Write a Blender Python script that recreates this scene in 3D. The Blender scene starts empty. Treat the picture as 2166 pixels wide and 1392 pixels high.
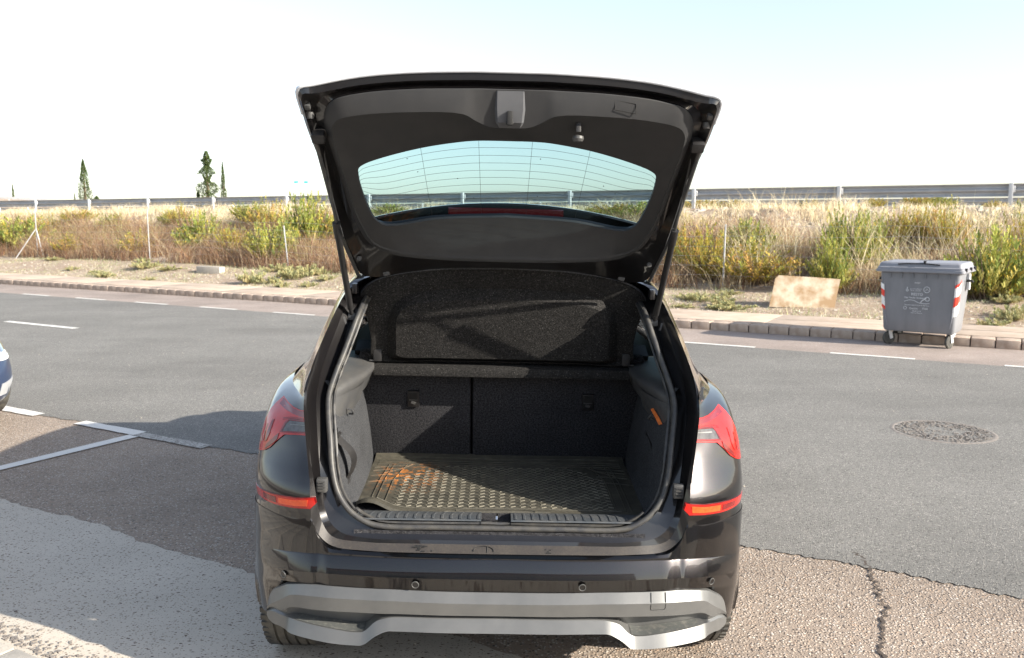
import bpy, bmesh, math, random
import numpy as np
from mathutils import Vector, Matrix
from mathutils.geometry import delaunay_2d_cdt

random.seed(7); rng = np.random.default_rng(7)
SC = bpy.context.scene
COL = SC.collection
R = math.radians

# ------------------------------------------------------------------ camera, light, exposure
F_PX = 1828.5; PITCH = R(7.31); EYE = 1.7357
cd = bpy.data.cameras.new('camera'); cam = bpy.data.objects.new('camera', cd); COL.objects.link(cam)
cd.sensor_width = 36.0; cd.lens = 36.0 * F_PX / 2166.0; cd.clip_start = 0.05; cd.clip_end = 8000
cam.location = (0, 0, EYE); cam.rotation_euler = (math.pi/2 - PITCH, 0, 0)
cd.dof.use_dof = True; cd.dof.focus_distance = 3.1; cd.dof.aperture_fstop = 7.0
SC.camera = cam

SUN_EL = R(24.5); SUN_AZ = R(-27.5)          # azimuth of the sun measured from +X towards +Y
sun_vec = Vector((math.cos(SUN_EL)*math.cos(SUN_AZ), math.cos(SUN_EL)*math.sin(SUN_AZ), math.sin(SUN_EL)))
w = bpy.data.worlds.new('World'); SC.world = w; w.use_nodes = True
nt = w.node_tree; nt.nodes.clear()
sky = nt.nodes.new('ShaderNodeTexSky'); sky.sky_type = 'NISHITA'; sky.sun_disc = False
sky.sun_elevation = SUN_EL; sky.sun_rotation = math.pi/2 - SUN_AZ
sky.air_density = 1.0; sky.dust_density = 1.3; sky.ozone_density = 1.0; sky.altitude = 300
bg = nt.nodes.new('ShaderNodeBackground'); bg.inputs[1].default_value = 0.100
ow = nt.nodes.new('ShaderNodeOutputWorld')
hs_ = nt.nodes.new('ShaderNodeHueSaturation'); hs_.inputs['Saturation'].default_value = 0.66; hs_.inputs['Value'].default_value = 0.93
nt.links.new(sky.outputs[0], hs_.inputs['Color']); nt.links.new(hs_.outputs[0], bg.inputs[0]); nt.links.new(bg.outputs[0], ow.inputs[0])
sl = bpy.data.lights.new('sun', 'SUN'); sl.energy = 3.6; sl.angle = R(0.5); sl.color = (1.0, 0.92, 0.80)
so = bpy.data.objects.new('sun', sl); COL.objects.link(so)
so.rotation_euler = sun_vec.to_track_quat('Z', 'Y').to_euler(); so.location = (20, -12, 20)
SC.view_settings.view_transform = 'Standard'; SC.view_settings.look = 'None'
SC.view_settings.exposure = 1.68; SC.view_settings.gamma = 1.0; SC.view_settings.use_curve_mapping = False
SC.cycles.max_bounces = 8; SC.cycles.transparent_max_bounces = 16
SC.cycles.sample_clamp_indirect = 6.0

# ------------------------------------------------------------------ frames
TD = Vector((0.8687, -0.4954, 0)); ND = Vector((0.4954, 0.8687, 0))     # along / across the road
def RP(t, n, z=0.0): return TD*t + ND*n + Vector((0, 0, z))
def t_on(px, n):                                                        # where a sight line crosses the strip at distance n
    d = Vector(((px-1083)/F_PX, math.cos(PITCH), 0)); k = n/d.dot(ND); return (d*k).dot(TD)

# ------------------------------------------------------------------ object helpers
def tag(o, label=None, cat=None, group=None, kind=None):
    if label: o['label'] = label
    if cat: o['category'] = cat
    if group: o['group'] = group
    if kind: o['kind'] = kind
    return o
def empty(name, loc=(0, 0, 0), rz=0.0, label=None, cat=None, group=None):
    o = bpy.data.objects.new(name, None); COL.objects.link(o); o.location = loc; o.rotation_euler = (0, 0, rz)
    o.empty_display_size = 0.2
    return tag(o, label, cat, group)
def mk(name, V, F, mat, parent=None, ang=35, mats=None, mi=None):
    me = bpy.data.meshes.new(name)
    me.from_pydata([tuple(v) for v in V], [], [tuple(f) for f in F]); me.validate()
    for m in (mats or [mat]): me.materials.append(m)
    if mi is not None and len(mi) == len(me.polygons): me.polygons.foreach_set('material_index', mi)
    if ang is not None:
        me.polygons.foreach_set('use_smooth', [True]*len(me.polygons))
        me.set_sharp_from_angle(angle=R(ang))
    me.update()
    o = bpy.data.objects.new(name, me); COL.objects.link(o)
    if parent is not None: o.parent = parent
    return o
def npmesh(name, V, quads, mat, parent=None, cols=None, smooth=False):
    """V (n,3) array, quads (m,4|3) array; cols: per-vertex colour"""
    V = np.asarray(V, dtype=np.float32); quads = np.asarray(quads, dtype=np.int32); k = quads.shape[1]
    me = bpy.data.meshes.new(name)
    me.vertices.add(len(V)); me.vertices.foreach_set('co', V.ravel())
    me.loops.add(quads.size); me.loops.foreach_set('vertex_index', quads.ravel())
    me.polygons.add(len(quads)); me.polygons.foreach_set('loop_start', np.arange(0, quads.size, k, dtype=np.int32))
    if smooth: me.polygons.foreach_set('use_smooth', [True]*len(quads))
    me.update(calc_edges=True)
    if cols is not None:
        ca = me.color_attributes.new('tint', 'FLOAT_COLOR', 'POINT')
        ca.data.foreach_set('color', np.concatenate([cols, np.ones((len(cols), 1))], axis=1).astype(np.float32).ravel())
    me.materials.append(mat)
    o = bpy.data.objects.new(name, me); COL.objects.link(o)
    if parent is not None: o.parent = parent
    return o
def copy_tree(o, parent=None):
    c = o.copy(); COL.objects.link(c); c.parent = parent
    for ch in list(o.children): copy_tree(ch, c)
    return c

def cr(P, k=4):
    """Catmull-Rom through points (list of tuples), k steps a span"""
    P = [np.array(p, float) for p in P]; n = len(P)
    if k <= 1 or n < 3:
        return P
    out = []
    for i in range(n-1):
        p1, p2 = P[i], P[i+1]
        p0 = P[i-1] if i > 0 else 2*p1-p2
        p3 = P[i+2] if i+2 < n else 2*p2-p1
        d1 = max(np.linalg.norm(p1-p0), 1e-6)**.5; d2 = max(np.linalg.norm(p2-p1), 1e-6)**.5; d3 = max(np.linalg.norm(p3-p2), 1e-6)**.5
        m1 = (p2-p1) - d2*( (p2-p0)/(d1+d2) - (p1-p0)/d1 ) if d1 > 1e-3 else (p2-p1)
        m2 = (p2-p1) + d2*( (p3-p2)/d3 - (p3-p1)/(d2+d3) ) if d3 > 1e-3 else (p2-p1)
        for s in range(k):
            u = s/k; u2, u3 = u*u, u*u*u
            out.append((2*u3-3*u2+1)*p1+(u3-2*u2+u)*m1+(-2*u3+3*u2)*p2+(u3-u2)*m2)
    out.append(P[-1]); return out
def resamp(P, n):
    P = np.array([np.array(p, float) for p in P]); d = np.r_[0, np.cumsum(np.linalg.norm(np.diff(P, axis=0), axis=1))]
    s = np.linspace(0, d[-1], n)
    return np.stack([np.interp(s, d, P[:, i]) for i in range(P.shape[1])], axis=1)

class MB:
    def __init__(s): s.V = []; s.F = []; s.M = []; s.m = 0
    def add(s, V, F):
        b = len(s.V); s.V += [tuple(v) for v in V]
        for f in F: s.F.append(tuple(i+b for i in f)); s.M.append(s.m)
        return s
    def grid(s, rows, ku=1, kv=1, closed=False):
        rows = [cr(r, ku) for r in rows]
        if kv > 1:
            cols = [cr([r[j] for r in rows], kv) for j in range(len(rows[0]))]
            rows = [[c[i] for c in cols] for i in range(len(cols[0]))]
        nr, nc = len(rows), len(rows[0]); V = [tuple(p) for r in rows for p in r]; F = []
        for i in range(nr-1):
            for j in range(nc if closed else nc-1):
                j2 = (j+1) % nc
                F.append((i*nc+j, i*nc+j2, (i+1)*nc+j2, (i+1)*nc+j))
        return s.add(V, F)
    def box(s, c, d, rot=None, bev=0.0):
        x, y, z = [q/2 for q in d]
        if bev <= 0:
            V = [Vector((i, j, k)) for i in (-x, x) for j in (-y, y) for k in (-z, z)]
            F = [(0, 1, 3, 2), (4, 6, 7, 5), (0, 4, 5, 1), (2, 3, 7, 6), (0, 2, 6, 4), (1, 5, 7, 3)]
        else:
            bm = bmesh.new(); bmesh.ops.create_cube(bm, size=1.0)
            for v in bm.verts: v.co = Vector((v.co.x*2*x, v.co.y*2*y, v.co.z*2*z))
            bmesh.ops.bevel(bm, geom=bm.edges[:]+bm.verts[:], offset=bev, segments=2, affect='EDGES', profile=0.6)
            bm.verts.index_update(); V = [v.co.copy() for v in bm.verts]; F = [[v.index for v in f.verts] for f in bm.faces]; bm.free()
        if rot is not None: V = [rot @ v for v in V]
        c = Vector(c); return s.add([v+c for v in V], F)
    def tube(s, P, r, n=8, closed=False, caps=True):
        P = [Vector(p) for p in P]; m = len(P); rs = r if isinstance(r, (list, tuple)) else [r]*m
        V = []; ref = None
        for i, p in enumerate(P):
            a = P[(i-1) % m] if (closed or i > 0) else P[i]; b = P[(i+1) % m] if (closed or i < m-1) else P[i]
            t = (b-a).normalized()
            if ref is None or abs(ref.dot(t)) > .98: ref = Vector((0, 0, 1)) if abs(t.z) < .9 else Vector((1, 0, 0))
            u = (ref - t*ref.dot(t)).normalized(); v = t.cross(u); ref = u
            for k in range(n):
                an = 2*math.pi*k/n; V.append(p + (u*math.cos(an)+v*math.sin(an))*rs[i])
        F = []
        for i in range(m if closed else m-1):
            i2 = (i+1) % m
            for k in range(n): F.append((i*n+k, i*n+(k+1) % n, i2*n+(k+1) % n, i2*n+k))
        if caps and not closed: F += [tuple(range(n))[::-1], tuple((m-1)*n+k for k in range(n))]
        return s.add(V, F)
    def lathe(s, prof, c, axis='x', n=32):
        """prof: (radius, along)"""
        V = []; m = len(prof)
        for r_, a in prof:
            for k in range(n):
                t = 2*math.pi*k/n; p = (r_*math.cos(t), r_*math.sin(t))
                q = {'x': (a, p[0], p[1]), 'y': (p[0], a, p[1]), 'z': (p[0], p[1], a)}[axis]
                V.append((c[0]+q[0], c[1]+q[1], c[2]+q[2]))
        F = [(i*n+k, i*n+(k+1) % n, (i+1)*n+(k+1) % n, (i+1)*n+k) for i in range(m-1) for k in range(n)]
        return s.add(V, F)
    def patch(s, poly, fy, off=0.0, thick=0.01, step=0.03, sx=1):
        """outline in (x,z) laid on the surface y=fy(x,z), pushed out by off, with a rim thick deep"""
        P = [Vector(p) for p in poly]; n = len(P)
        B = []
        for i in range(n):
            a, b = P[i], P[(i+1) % n]; k = max(1, int((b-a).length/step))
            for q in range(k): B.append(a+(b-a)*(q/k))
        nb = len(B); x0 = min(p.x for p in P); x1 = max(p.x for p in P); z0 = min(p.y for p in P); z1 = max(p.y for p in P)
        pts = list(B)
        nx = int((x1-x0)/step)+1; nz = int((z1-z0)/step)+1
        def inside(q):
            c = False; j = nb-1
            for i in range(nb):
                if (B[i].y > q.y) != (B[j].y > q.y) and q.x < (B[j].x-B[i].x)*(q.y-B[i].y)/(B[j].y-B[i].y+1e-12)+B[i].x: c = not c
                j = i
            return c
        for i in range(nx):
            for k in range(nz):
                q = Vector((x0+(i+.5)*step, z0+(k+.5)*step))
                if inside(q) and min((q-b).length for b in B) > step*.45: pts.append(q)
        vs, _, fs, _, _, _ = delaunay_2d_cdt(pts, [(i, (i+1) % nb) for i in range(nb)], [], 1, 1e-5)
        fs = [f for f in fs if inside(sum((vs[i] for i in f), Vector((0, 0)))/len(f))]
        V = [(sx*v.x, fy(v.x, v.y)-off, v.y) for v in vs]
        F = [tuple(f) if sx > 0 else tuple(f)[::-1] for f in fs]
        b = len(V); V += [(sx*p.x, fy(p.x, p.y)-off, p.y) for p in B] + [(sx*p.x, fy(p.x, p.y)-off+thick, p.y) for p in B]
        for i in range(nb):
            j = (i+1) % nb; q = (b+i, b+j, b+nb+j, b+nb+i); F.append(q if sx > 0 else q[::-1])
        return s.add(V, F)
    def mirror(s):
        b = len(s.V); V = [(-v[0], v[1], v[2]) for v in s.V]
        F = [f[::-1] for f in s.F]; M = list(s.M); s.V += V; s.F += [tuple(i+b for i in f) for f in F]; s.M += M
        return s
    def flipx(s, sx):
        if sx < 0: s.V = [(-v[0], v[1], v[2]) for v in s.V]; s.F = [f[::-1] for f in s.F]
        return s
    def build(s, name, mat, parent=None, ang=35, mats=None):
        return mk(name, s.V, s.F, mat, parent, ang, mats, s.M if mats else None)

# ------------------------------------------------------------------ material helpers
def newmat(name):
    m = bpy.data.materials.new(name); m.use_nodes = True; n = m.node_tree; b = n.nodes['Principled BSDF']; return m, n, b
def rgb(c): return (c[0], c[1], c[2], 1)
def mixrgb(n, f, a, b, blend='MIX'):
    x = n.nodes.new('ShaderNodeMix'); x.data_type = 'RGBA'; x.blend_type = blend
    for i, v in ((0, f), (6, a), (7, b)):
        if hasattr(v, 'is_output') or isinstance(v, bpy.types.NodeSocket): n.links.new(v, x.inputs[i])
        elif isinstance(v, (int, float)): x.inputs[i].default_value = v
        else: x.inputs[i].default_value = rgb(v)
    return x.outputs[2]
def ramp(n, src, pts):
    r_ = n.nodes.new('ShaderNodeValToRGB'); n.links.new(src, r_.inputs[0]); e = r_.color_ramp.elements
    while len(e) < len(pts): e.new(0.5)
    for el, (p, c) in zip(e, pts): el.position = p; el.color = rgb(c) if isinstance(c, (tuple, list)) else (c, c, c, 1)
    return r_.outputs[0]
def obj_co(n, scale=(1, 1, 1)):
    t = n.nodes.new('ShaderNodeTexCoord'); m = n.nodes.new('ShaderNodeMapping'); m.inputs['Scale'].default_value = scale
    n.links.new(t.outputs['Object'], m.inputs[0]); return m.outputs[0]
def noise(n, co, scale, detail=4, rough=.55, out=0):
    x = n.nodes.new('ShaderNodeTexNoise'); x.inputs['Scale'].default_value = scale; x.inputs['Detail'].default_value = detail
    x.inputs['Roughness'].default_value = rough; n.links.new(co, x.inputs['Vector']); return x.outputs[out]
def voro(n, co, scale, feature='F1'):
    x = n.nodes.new('ShaderNodeTexVoronoi'); x.feature = feature; x.inputs['Scale'].default_value = scale; n.links.new(co, x.inputs['Vector']); return x
def bump(n, b, h, strength, dist):
    x = n.nodes.new('ShaderNodeBump'); x.inputs['Strength'].default_value = strength; x.inputs['Distance'].default_value = dist
    n.links.new(h, x.inputs['Height']); n.links.new(x.outputs[0], b.inputs['Normal'])
def math_(n, op, a, b_=0.0):
    x = n.nodes.new('ShaderNodeMath'); x.operation = op
    for i, v in ((0, a), (1, b_)):
        if isinstance(v, (int, float)): x.inputs[i].default_value = v
        else: n.links.new(v, x.inputs[i])
    return x.outputs[0]
def plain(name, c, rough=.5, metal=0.0, coat=0.0, c2=None, nscale=20, bstr=0.0, bscale=300, bdist=.001, spec=None, stretch=(1, 1, 1), lo=.35, hi=.65):
    m, n, b = newmat(name); b.inputs['Roughness'].default_value = rough; b.inputs['Metallic'].default_value = metal
    b.inputs['Coat Weight'].default_value = coat; b.inputs['Coat Roughness'].default_value = .03
    if spec is not None: b.inputs['Specular IOR Level'].default_value = spec
    co = obj_co(n, stretch)
    c2 = c2 or tuple(q*1.12 for q in c)
    f = ramp(n, noise(n, co, nscale), [(lo, 0.0), (hi, 1.0)])
    n.links.new(mixrgb(n, f, c, c2), b.inputs['Base Color'])
    if bstr > 0: bump(n, b, noise(n, co, bscale, 3), bstr, bdist)
    return m

M = {}
# car paint: black with a warm flake, clear coat, road dust
def paint(name, base, dust=.12, dustcol=(.26, .22, .17), metal=.55, rough=.38):
    m, n, b = newmat(name); co = obj_co(n)
    big = ramp(n, noise(n, co, 5, 6, .7), [(.35, 0.25), (.75, 1.0)])
    fine = ramp(n, noise(n, co, 160, 3, .6), [(.3, .5), (.7, 1.0)])
    sp = ramp(n, voro(n, co, 140).outputs['Distance'], [(.08, 1.0), (.13, 0.0)])
    f = math_(n, 'MULTIPLY', math_(n, 'MULTIPLY', big, fine), dust)
    f = math_(n, 'MAXIMUM', f, math_(n, 'MULTIPLY', sp, dust*.9))
    fl = voro(n, co, 2200).outputs['Color']
    flake = mixrgb(n, .25, base, fl, 'SOFT_LIGHT')
    n.links.new(mixrgb(n, f, flake, dustcol), b.inputs['Base Color'])
    n.links.new(math_(n, 'MULTIPLY', math_(n, 'SUBTRACT', 1.0, f), metal), b.inputs['Metallic'])
    b.inputs['Roughness'].default_value = rough
    b.inputs['Coat Weight'].default_value = 1.0
    n.links.new(math_(n, 'ADD', math_(n, 'MULTIPLY', f, .5), .03), b.inputs['Coat Roughness'])
    return m
M['paint'] = paint('car_paint', (.026, .0245, .026), .026, metal=1.0, rough=.34)
M['lip_sheen'] = plain('painted_lip_sheen', (.62, .65, .70), .3, .2)  # pale colour paints the sky's reflection along the black tailgate lip
M['paint_dusty'] = paint('car_paint_dusty', (.020, .018, .019), .75, (.10, .085, .065), 0, .5)
M['paint_dusty'].node_tree.nodes['Principled BSDF'].inputs['Coat Weight'].default_value = .12
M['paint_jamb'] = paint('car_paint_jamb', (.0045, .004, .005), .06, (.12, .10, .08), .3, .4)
M['silver'] = plain('silver_trim', (.135, .137, .135), .38, .45, 0.0, (.16, .16, .156), 9, .03, 900, .0003)
M['silver_scuffed'] = plain('scuffed_silver', (.10, .105, .10), .5, .2, 0, (.22, .21, .19), 60, 0, stretch=(1, 1, 4), lo=.5, hi=.8)
M['rubber'] = plain('rubber_seal', (.032, .033, .036), .5, 0, 0, (.065, .062, .056), 30, .15, 300)
M['trim'] = plain('trim_plastic', (.023, .0235, .025), .6, 0, 0, (.029, .029, .030), 14, .35, 900, .0006)
M['trim_dark'] = plain('dark_plastic', (.012, .012, .013), .5, 0, 0, (.018, .017, .017), 30, .2, 900)
M['trim_grey'] = plain('grey_plastic', (.052, .053, .055), .5, 0, 0, (.070, .069, .067), 12, .25, 900, .0006)
M['sill'] = plain('sill_plastic', (.055, .063, .072), .5, 0, 0, (.085, .088, .09), 18, .2, 700)
def carpet(name, c, c2, sc=130, st=.8):
    m, n, b = newmat(name); co = obj_co(n); b.inputs['Roughness'].default_value = .95
    b.inputs['Specular IOR Level'].default_value = .15
    nz = noise(n, co, sc, 5, .85); sp = ramp(n, noise(n, co, sc*1.7, 2, .9), [(.60, 0.0), (.72, 1.0)])
    base = mixrgb(n, ramp(n, nz, [(.42, 0.0), (.58, 1.0)]), c, c2)
    base = mixrgb(n, math_(n, 'MULTIPLY', sp, .8), base, (.16, .15, .14))
    big = ramp(n, noise(n, co, 6, 3), [(.3, .85), (.7, 1.12)])
    n.links.new(mixrgb(n, 1.0, base, big, 'MULTIPLY'), b.inputs['Base Color'])
    bump(n, b, nz, st, .003); return m
M['carpet'] = carpet('boot_carpet', (.013, .013, .015), (.050, .050, .055))
M['carpet_side'] = carpet('side_carpet', (.026, .027, .030), (.060, .063, .068), 150, .5)
M['felt'] = carpet('shelf_felt', (.010, .0098, .0095), (.026, .025, .0245), 120)
# boot mat: rubber with grey-yellow dust and an orange stain
m, n, b = newmat('mat_rubber'); co = obj_co(n); b.inputs['Roughness'].default_value = .55
d1 = ramp(n, noise(n, co, 7, 6, .75), [(.32, .30), (.72, .85)])
st = ramp(n, noise(n, obj_co(n, (1, 2.2, 1)), 26, 4, .8), [(.40, .55), (.66, 1.0)])
base = mixrgb(n, math_(n, 'MULTIPLY', math_(n, 'MULTIPLY', d1, st), .62), (.018, .018, .016), (.21, .19, .14))
sx_ = n.nodes.new('ShaderNodeSeparateXYZ'); n.links.new(obj_co(n), sx_.inputs[0])
gx = ramp(n, math_(n, 'ABSOLUTE', math_(n, 'ADD', sx_.outputs[0], .37)), [(.05, 1.0), (.16, 0.0)])
gy = ramp(n, math_(n, 'ABSOLUTE', math_(n, 'SUBTRACT', sx_.outputs[1], .66)), [(.05, 1.0), (.22, 0.0)])
og = math_(n, 'MULTIPLY', math_(n, 'MULTIPLY', gx, gy), ramp(n, noise(n, co, 38, 3, .7), [(.50, 0.0), (.58, 1.0)]))
n.links.new(mixrgb(n, math_(n, 'MULTIPLY', og, .8), base, (.50, .18, .035)), b.inputs['Base Color'])
bump(n, b, noise(n, co, 90, 4), .25, .002); M['mat'] = m
M['bar'] = plain('mat_bar_worn', (.06, .056, .045), .5, 0, 0, (.215, .20, .155), 12, 0, lo=.3, hi=.7)
# tinted glass
def glass(name, tint, ior=1.45, g=(.9, .95, 1)):
    m = bpy.data.materials.new(name); m.use_nodes = True; n = m.node_tree; n.nodes.clear()
    o = n.nodes.new('ShaderNodeOutputMaterial'); tr = n.nodes.new('ShaderNodeBsdfTransparent'); tr.inputs[0].default_value = rgb(tint)
    gl = n.nodes.new('ShaderNodeBsdfGlossy'); gl.inputs['Roughness'].default_value = .01; gl.inputs[0].default_value = rgb(g)
    fr = n.nodes.new('ShaderNodeLayerWeight'); fr.inputs[0].default_value = .5
    fa = math_(n, 'ADD', math_(n, 'MULTIPLY', math_(n, 'POWER', fr.outputs['Facing'], 5.0), .9), .05)
    mx = n.nodes.new('ShaderNodeMixShader'); n.links.new(fa, mx.inputs[0]); n.links.new(tr.outputs[0], mx.inputs[1])
    n.links.new(gl.outputs[0], mx.inputs[2]); n.links.new(mx.outputs[0], o.inputs[0]); return m
M['glass'] = glass('tinted_glass', (.47, .62, .66))
M['glass_dark'] = glass('privacy_glass', (.20, .34, .36))
M['lens_clear'] = glass('clear_lens', (.95, .95, .97))
def lens(name, c, rough=.12, c2=None, sc=60, coat=.22):
    m, n, b = newmat(name); co = obj_co(n); b.inputs['Roughness'].default_value = rough; b.inputs['Coat Weight'].default_value = coat
    b.inputs['Coat Roughness'].default_value = .02
    n.links.new(mixrgb(n, ramp(n, noise(n, co, sc, 2), [(.35, 0.0), (.65, 1.0)]), c, c2 or c), b.inputs['Base Color']); return m
M['red'] = lens('red_lens', (.40, .010, .007), .2, (.46, .016, .010), 14)
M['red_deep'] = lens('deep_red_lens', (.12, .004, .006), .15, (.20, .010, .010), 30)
M['orange'] = lens('reflex_orange', (.72, .065, .012), .3, (.80, .10, .02), 90)
M['lampwhite'] = lens('clear_lamp_insert', (.055, .05, .05), .15, (.10, .095, .095), 50)
M['chrome'] = plain('chrome', (.7, .7, .7), .12, 1.0)
M['black'] = plain('black_recess', (.008, .008, .008), .7)
M['tyre'] = plain('tyre_rubber', (.030, .030, .029), .75, 0, 0, (.085, .08, .068), 14, .3, 150)
M['alloy'] = plain('alloy_rim', (.35, .35, .36), .3, .9)
M['orange_fabric'] = plain('orange_fabric', (.70, .16, .02), .6, 0, 0, (.6, .13, .02), 60)
M['white_trim'] = plain('pale_pillar_trim', (.42, .42, .40), .7, 0, 0, (.5, .5, .48), 8, .2, 600)

M['pebble'] = plain('brown_pebble', (.17, .15, .135), .9, 0, 0, (.25, .225, .20), 30)
# ------------------------------------------------------------------ ground materials
def asphalt(name, c, c2, stone, sc, amt, big=(.80, 1.18), bstr=.5, bdist=.004, chips=None):
    """c/c2 binder, stone colours in cells of 1/sc m"""
    m, n, b = newmat(name); co = obj_co(n); b.inputs['Roughness'].default_value = .88; b.inputs['Specular IOR Level'].default_value = .3
    v = voro(n, co, sc); cell = n.nodes.new('ShaderNodeSeparateColor'); n.links.new(v.outputs['Color'], cell.inputs[0])
    st_ = ramp(n, cell.outputs[0], stone)
    shape = ramp(n, v.outputs['Distance'], [(.30, 1.0), (.55, 0.0)])
    pick = ramp(n, cell.outputs[1], [(1-amt-.02, 0.0), (1-amt+.02, 1.0)])
    base = mixrgb(n, noise(n, co, sc*.8, 4), c, c2)
    out = mixrgb(n, math_(n, 'MULTIPLY', shape, pick), base, st_)
    for chips in (chips or []):
        v2 = voro(n, mixrgb(n, .012, obj_co(n, (1, 2.0, 1)), noise(n, co, 90, 2, .5, 1)), chips[0]); c2_ = n.nodes.new('ShaderNodeSeparateColor'); n.links.new(v2.outputs['Color'], c2_.inputs[0])
        s2 = ramp(n, v2.outputs['Distance'], [(chips[3], 1.0), (chips[3]+.07, 0.0)]); p2 = ramp(n, c2_.outputs[0], [(1-chips[1]-.01, 0.0), (1-chips[1]+.01, 1.0)])
        out = mixrgb(n, math_(n, 'MULTIPLY', s2, p2), out, chips[2])
    lg = ramp(n, noise(n, co, .9, 6, .65), [(.3, big[0]), (.7, big[1])])
    out = mixrgb(n, 1.0, out, lg, 'MULTIPLY')
    st2 = ramp(n, noise(n, obj_co(n, (.25, 1, 1)), .7, 5, .6), [(.45, 1.0), (.72, .80)])
    out = mixrgb(n, 1.0, out, st2, 'MULTIPLY')
    n.links.new(out, b.inputs['Base Color'])
    h = math_(n, 'ADD', math_(n, 'MULTIPLY', shape, pick), noise(n, co, sc*1.5, 3))
    bump(n, b, h, bstr, bdist); return m
M['asphalt'] = asphalt('road_asphalt', (.160, .156, .146), (.220, .213, .198), [(0, (.06, .058, .054)), (.35, (.13, .125, .115)), (.6, (.27, .26, .235)), (1, (.44, .42, .385))], 105, .62, (.88, 1.10), .7, .004)
M['aggregate'] = asphalt('coarse_aggregate', (.235, .185, .145), (.37, .305, .25), [(0, (.40, .28, .20)), (.35, (.50, .42, .34)), (.7, (.64, .58, .52)), (.85, (.14, .11, .09)), (1, (.10, .09, .09))], 80, .78, (.85, 1.12), .9, .006)
M['shoulder'] = asphalt('pinkish_aggregate', (.27, .22, .19), (.34, .285, .25), [(0, (.18, .13, .11)), (.5, (.36, .30, .27)), (1, (.48, .44, .41))], 90, .6)
M['concrete'] = asphalt('chipped_concrete', (.48, .425, .355), (.56, .51, .435), [(0, (.38, .34, .28)), (1, (.54, .51, .46))], 200, .3, (.88, 1.1), .3, .003, chips=[(72, .55, (.20, .155, .12), .22), (27, .42, (.085, .055, .042), .16), (44, .50, (.13, .085, .062), .20)])
M['paving'] = plain('paving_stone', (.34, .31, .27), .85, 0, 0, (.42, .39, .34), 30, .4, 200, .003)
M['sidewalk'] = plain('sidewalk_concrete', (.42, .325, .245), .9, 0, 0, (.52, .42, .33), 3, .4, 120, .004)
M['kerb'] = plain('kerb_stone', (.34, .255, .195), .9, 0, 0, (.46, .37, .30), 9, .6, 80, .004)
M['joint'] = plain('mortar_joint', (.07, .055, .045), .95)
def painted(name, c, under, wear):
    m, n, b = newmat(name); co = obj_co(n); b.inputs['Roughness'].default_value = .7
    f = ramp(n, noise(n, co, 60, 5, .75), [(wear-.06, 1.0), (wear+.06, 0.0)])
    n.links.new(mixrgb(n, f, c, under), b.inputs['Base Color']); bump(n, b, noise(n, co, 150, 3), .4, .003); return m
M['line'] = painted('road_marking', (.66, .64, .60), (.20, .18, .16), .34)
M['line_worn'] = painted('worn_road_marking', (.46, .44, .40), (.16, .14, .125), .50)
# earth of the bank
m, n, b = newmat('dry_earth'); co = obj_co(n); b.inputs['Roughness'].default_value = .95
e1 = mixrgb(n, ramp(n, noise(n, co, 1.3, 6, .7), [(.35, 0.0), (.65, 1.0)]), (.30, .215, .155), (.46, .37, .27))
v = voro(n, co, 9); e2 = mixrgb(n, ramp(n, noise(n, co, 11, 5, .8), [(.52, 0.0), (.66, 1.0)]), e1, (.56, .50, .42))
n.links.new(mixrgb(n, ramp(n, noise(n, co, 30, 4, .7), [(.35, .8), (.5, 0.0)]), e2, (.17, .115, .075)), b.inputs['Base Color'])
bump(n, b, noise(n, co, 14, 6, .8), .9, .05); M['earth'] = m
M['rock'] = plain('pale_rock', (.44, .38, .32), .9, 0, 0, (.58, .53, .46), 6, .6, 40, .01)
M['galv'] = plain('galvanised_steel', (.36, .37, .38), .5, .1, 0, (.42, .43, .45), 2.5, .1, 60)
M['galv_pale'] = plain('pale_galvanised_post', (.50, .51, .52), .5, .2, 0, (.6, .6, .6), 8)
def tinted(name, rough=.8, sub=.0, gain=1.0):
    m, n, b = newmat(name); a = n.nodes.new('ShaderNodeAttribute'); a.attribute_name = 'tint'
    n.links.new(mixrgb(n, 1.0, a.outputs['Color'], (gain, gain, gain), 'MULTIPLY'), b.inputs['Base Color']); b.inputs['Roughness'].default_value = rough
    b.inputs['Specular IOR Level'].default_value = .2
    if sub > 0:
        tl = n.nodes.new('ShaderNodeBsdfTranslucent'); n.links.new(a.outputs['Color'], tl.inputs[0])
        mx = n.nodes.new('ShaderNodeMixShader'); mx.inputs[0].default_value = sub; o = n.nodes['Material Output']
        n.links.new(b.outputs[0], mx.inputs[1]); n.links.new(tl.outputs[0], mx.inputs[2]); n.links.new(mx.outputs[0], o.inputs[0])
    return m
M['plant'] = tinted('plant_leaf', .7, .25); M['straw'] = tinted('dry_straw', .8, .2)
M['bark'] = plain('bark', (.12, .085, .06), .9, 0, 0, (.18, .13, .09), 20, .5, 40, .01)

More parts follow.
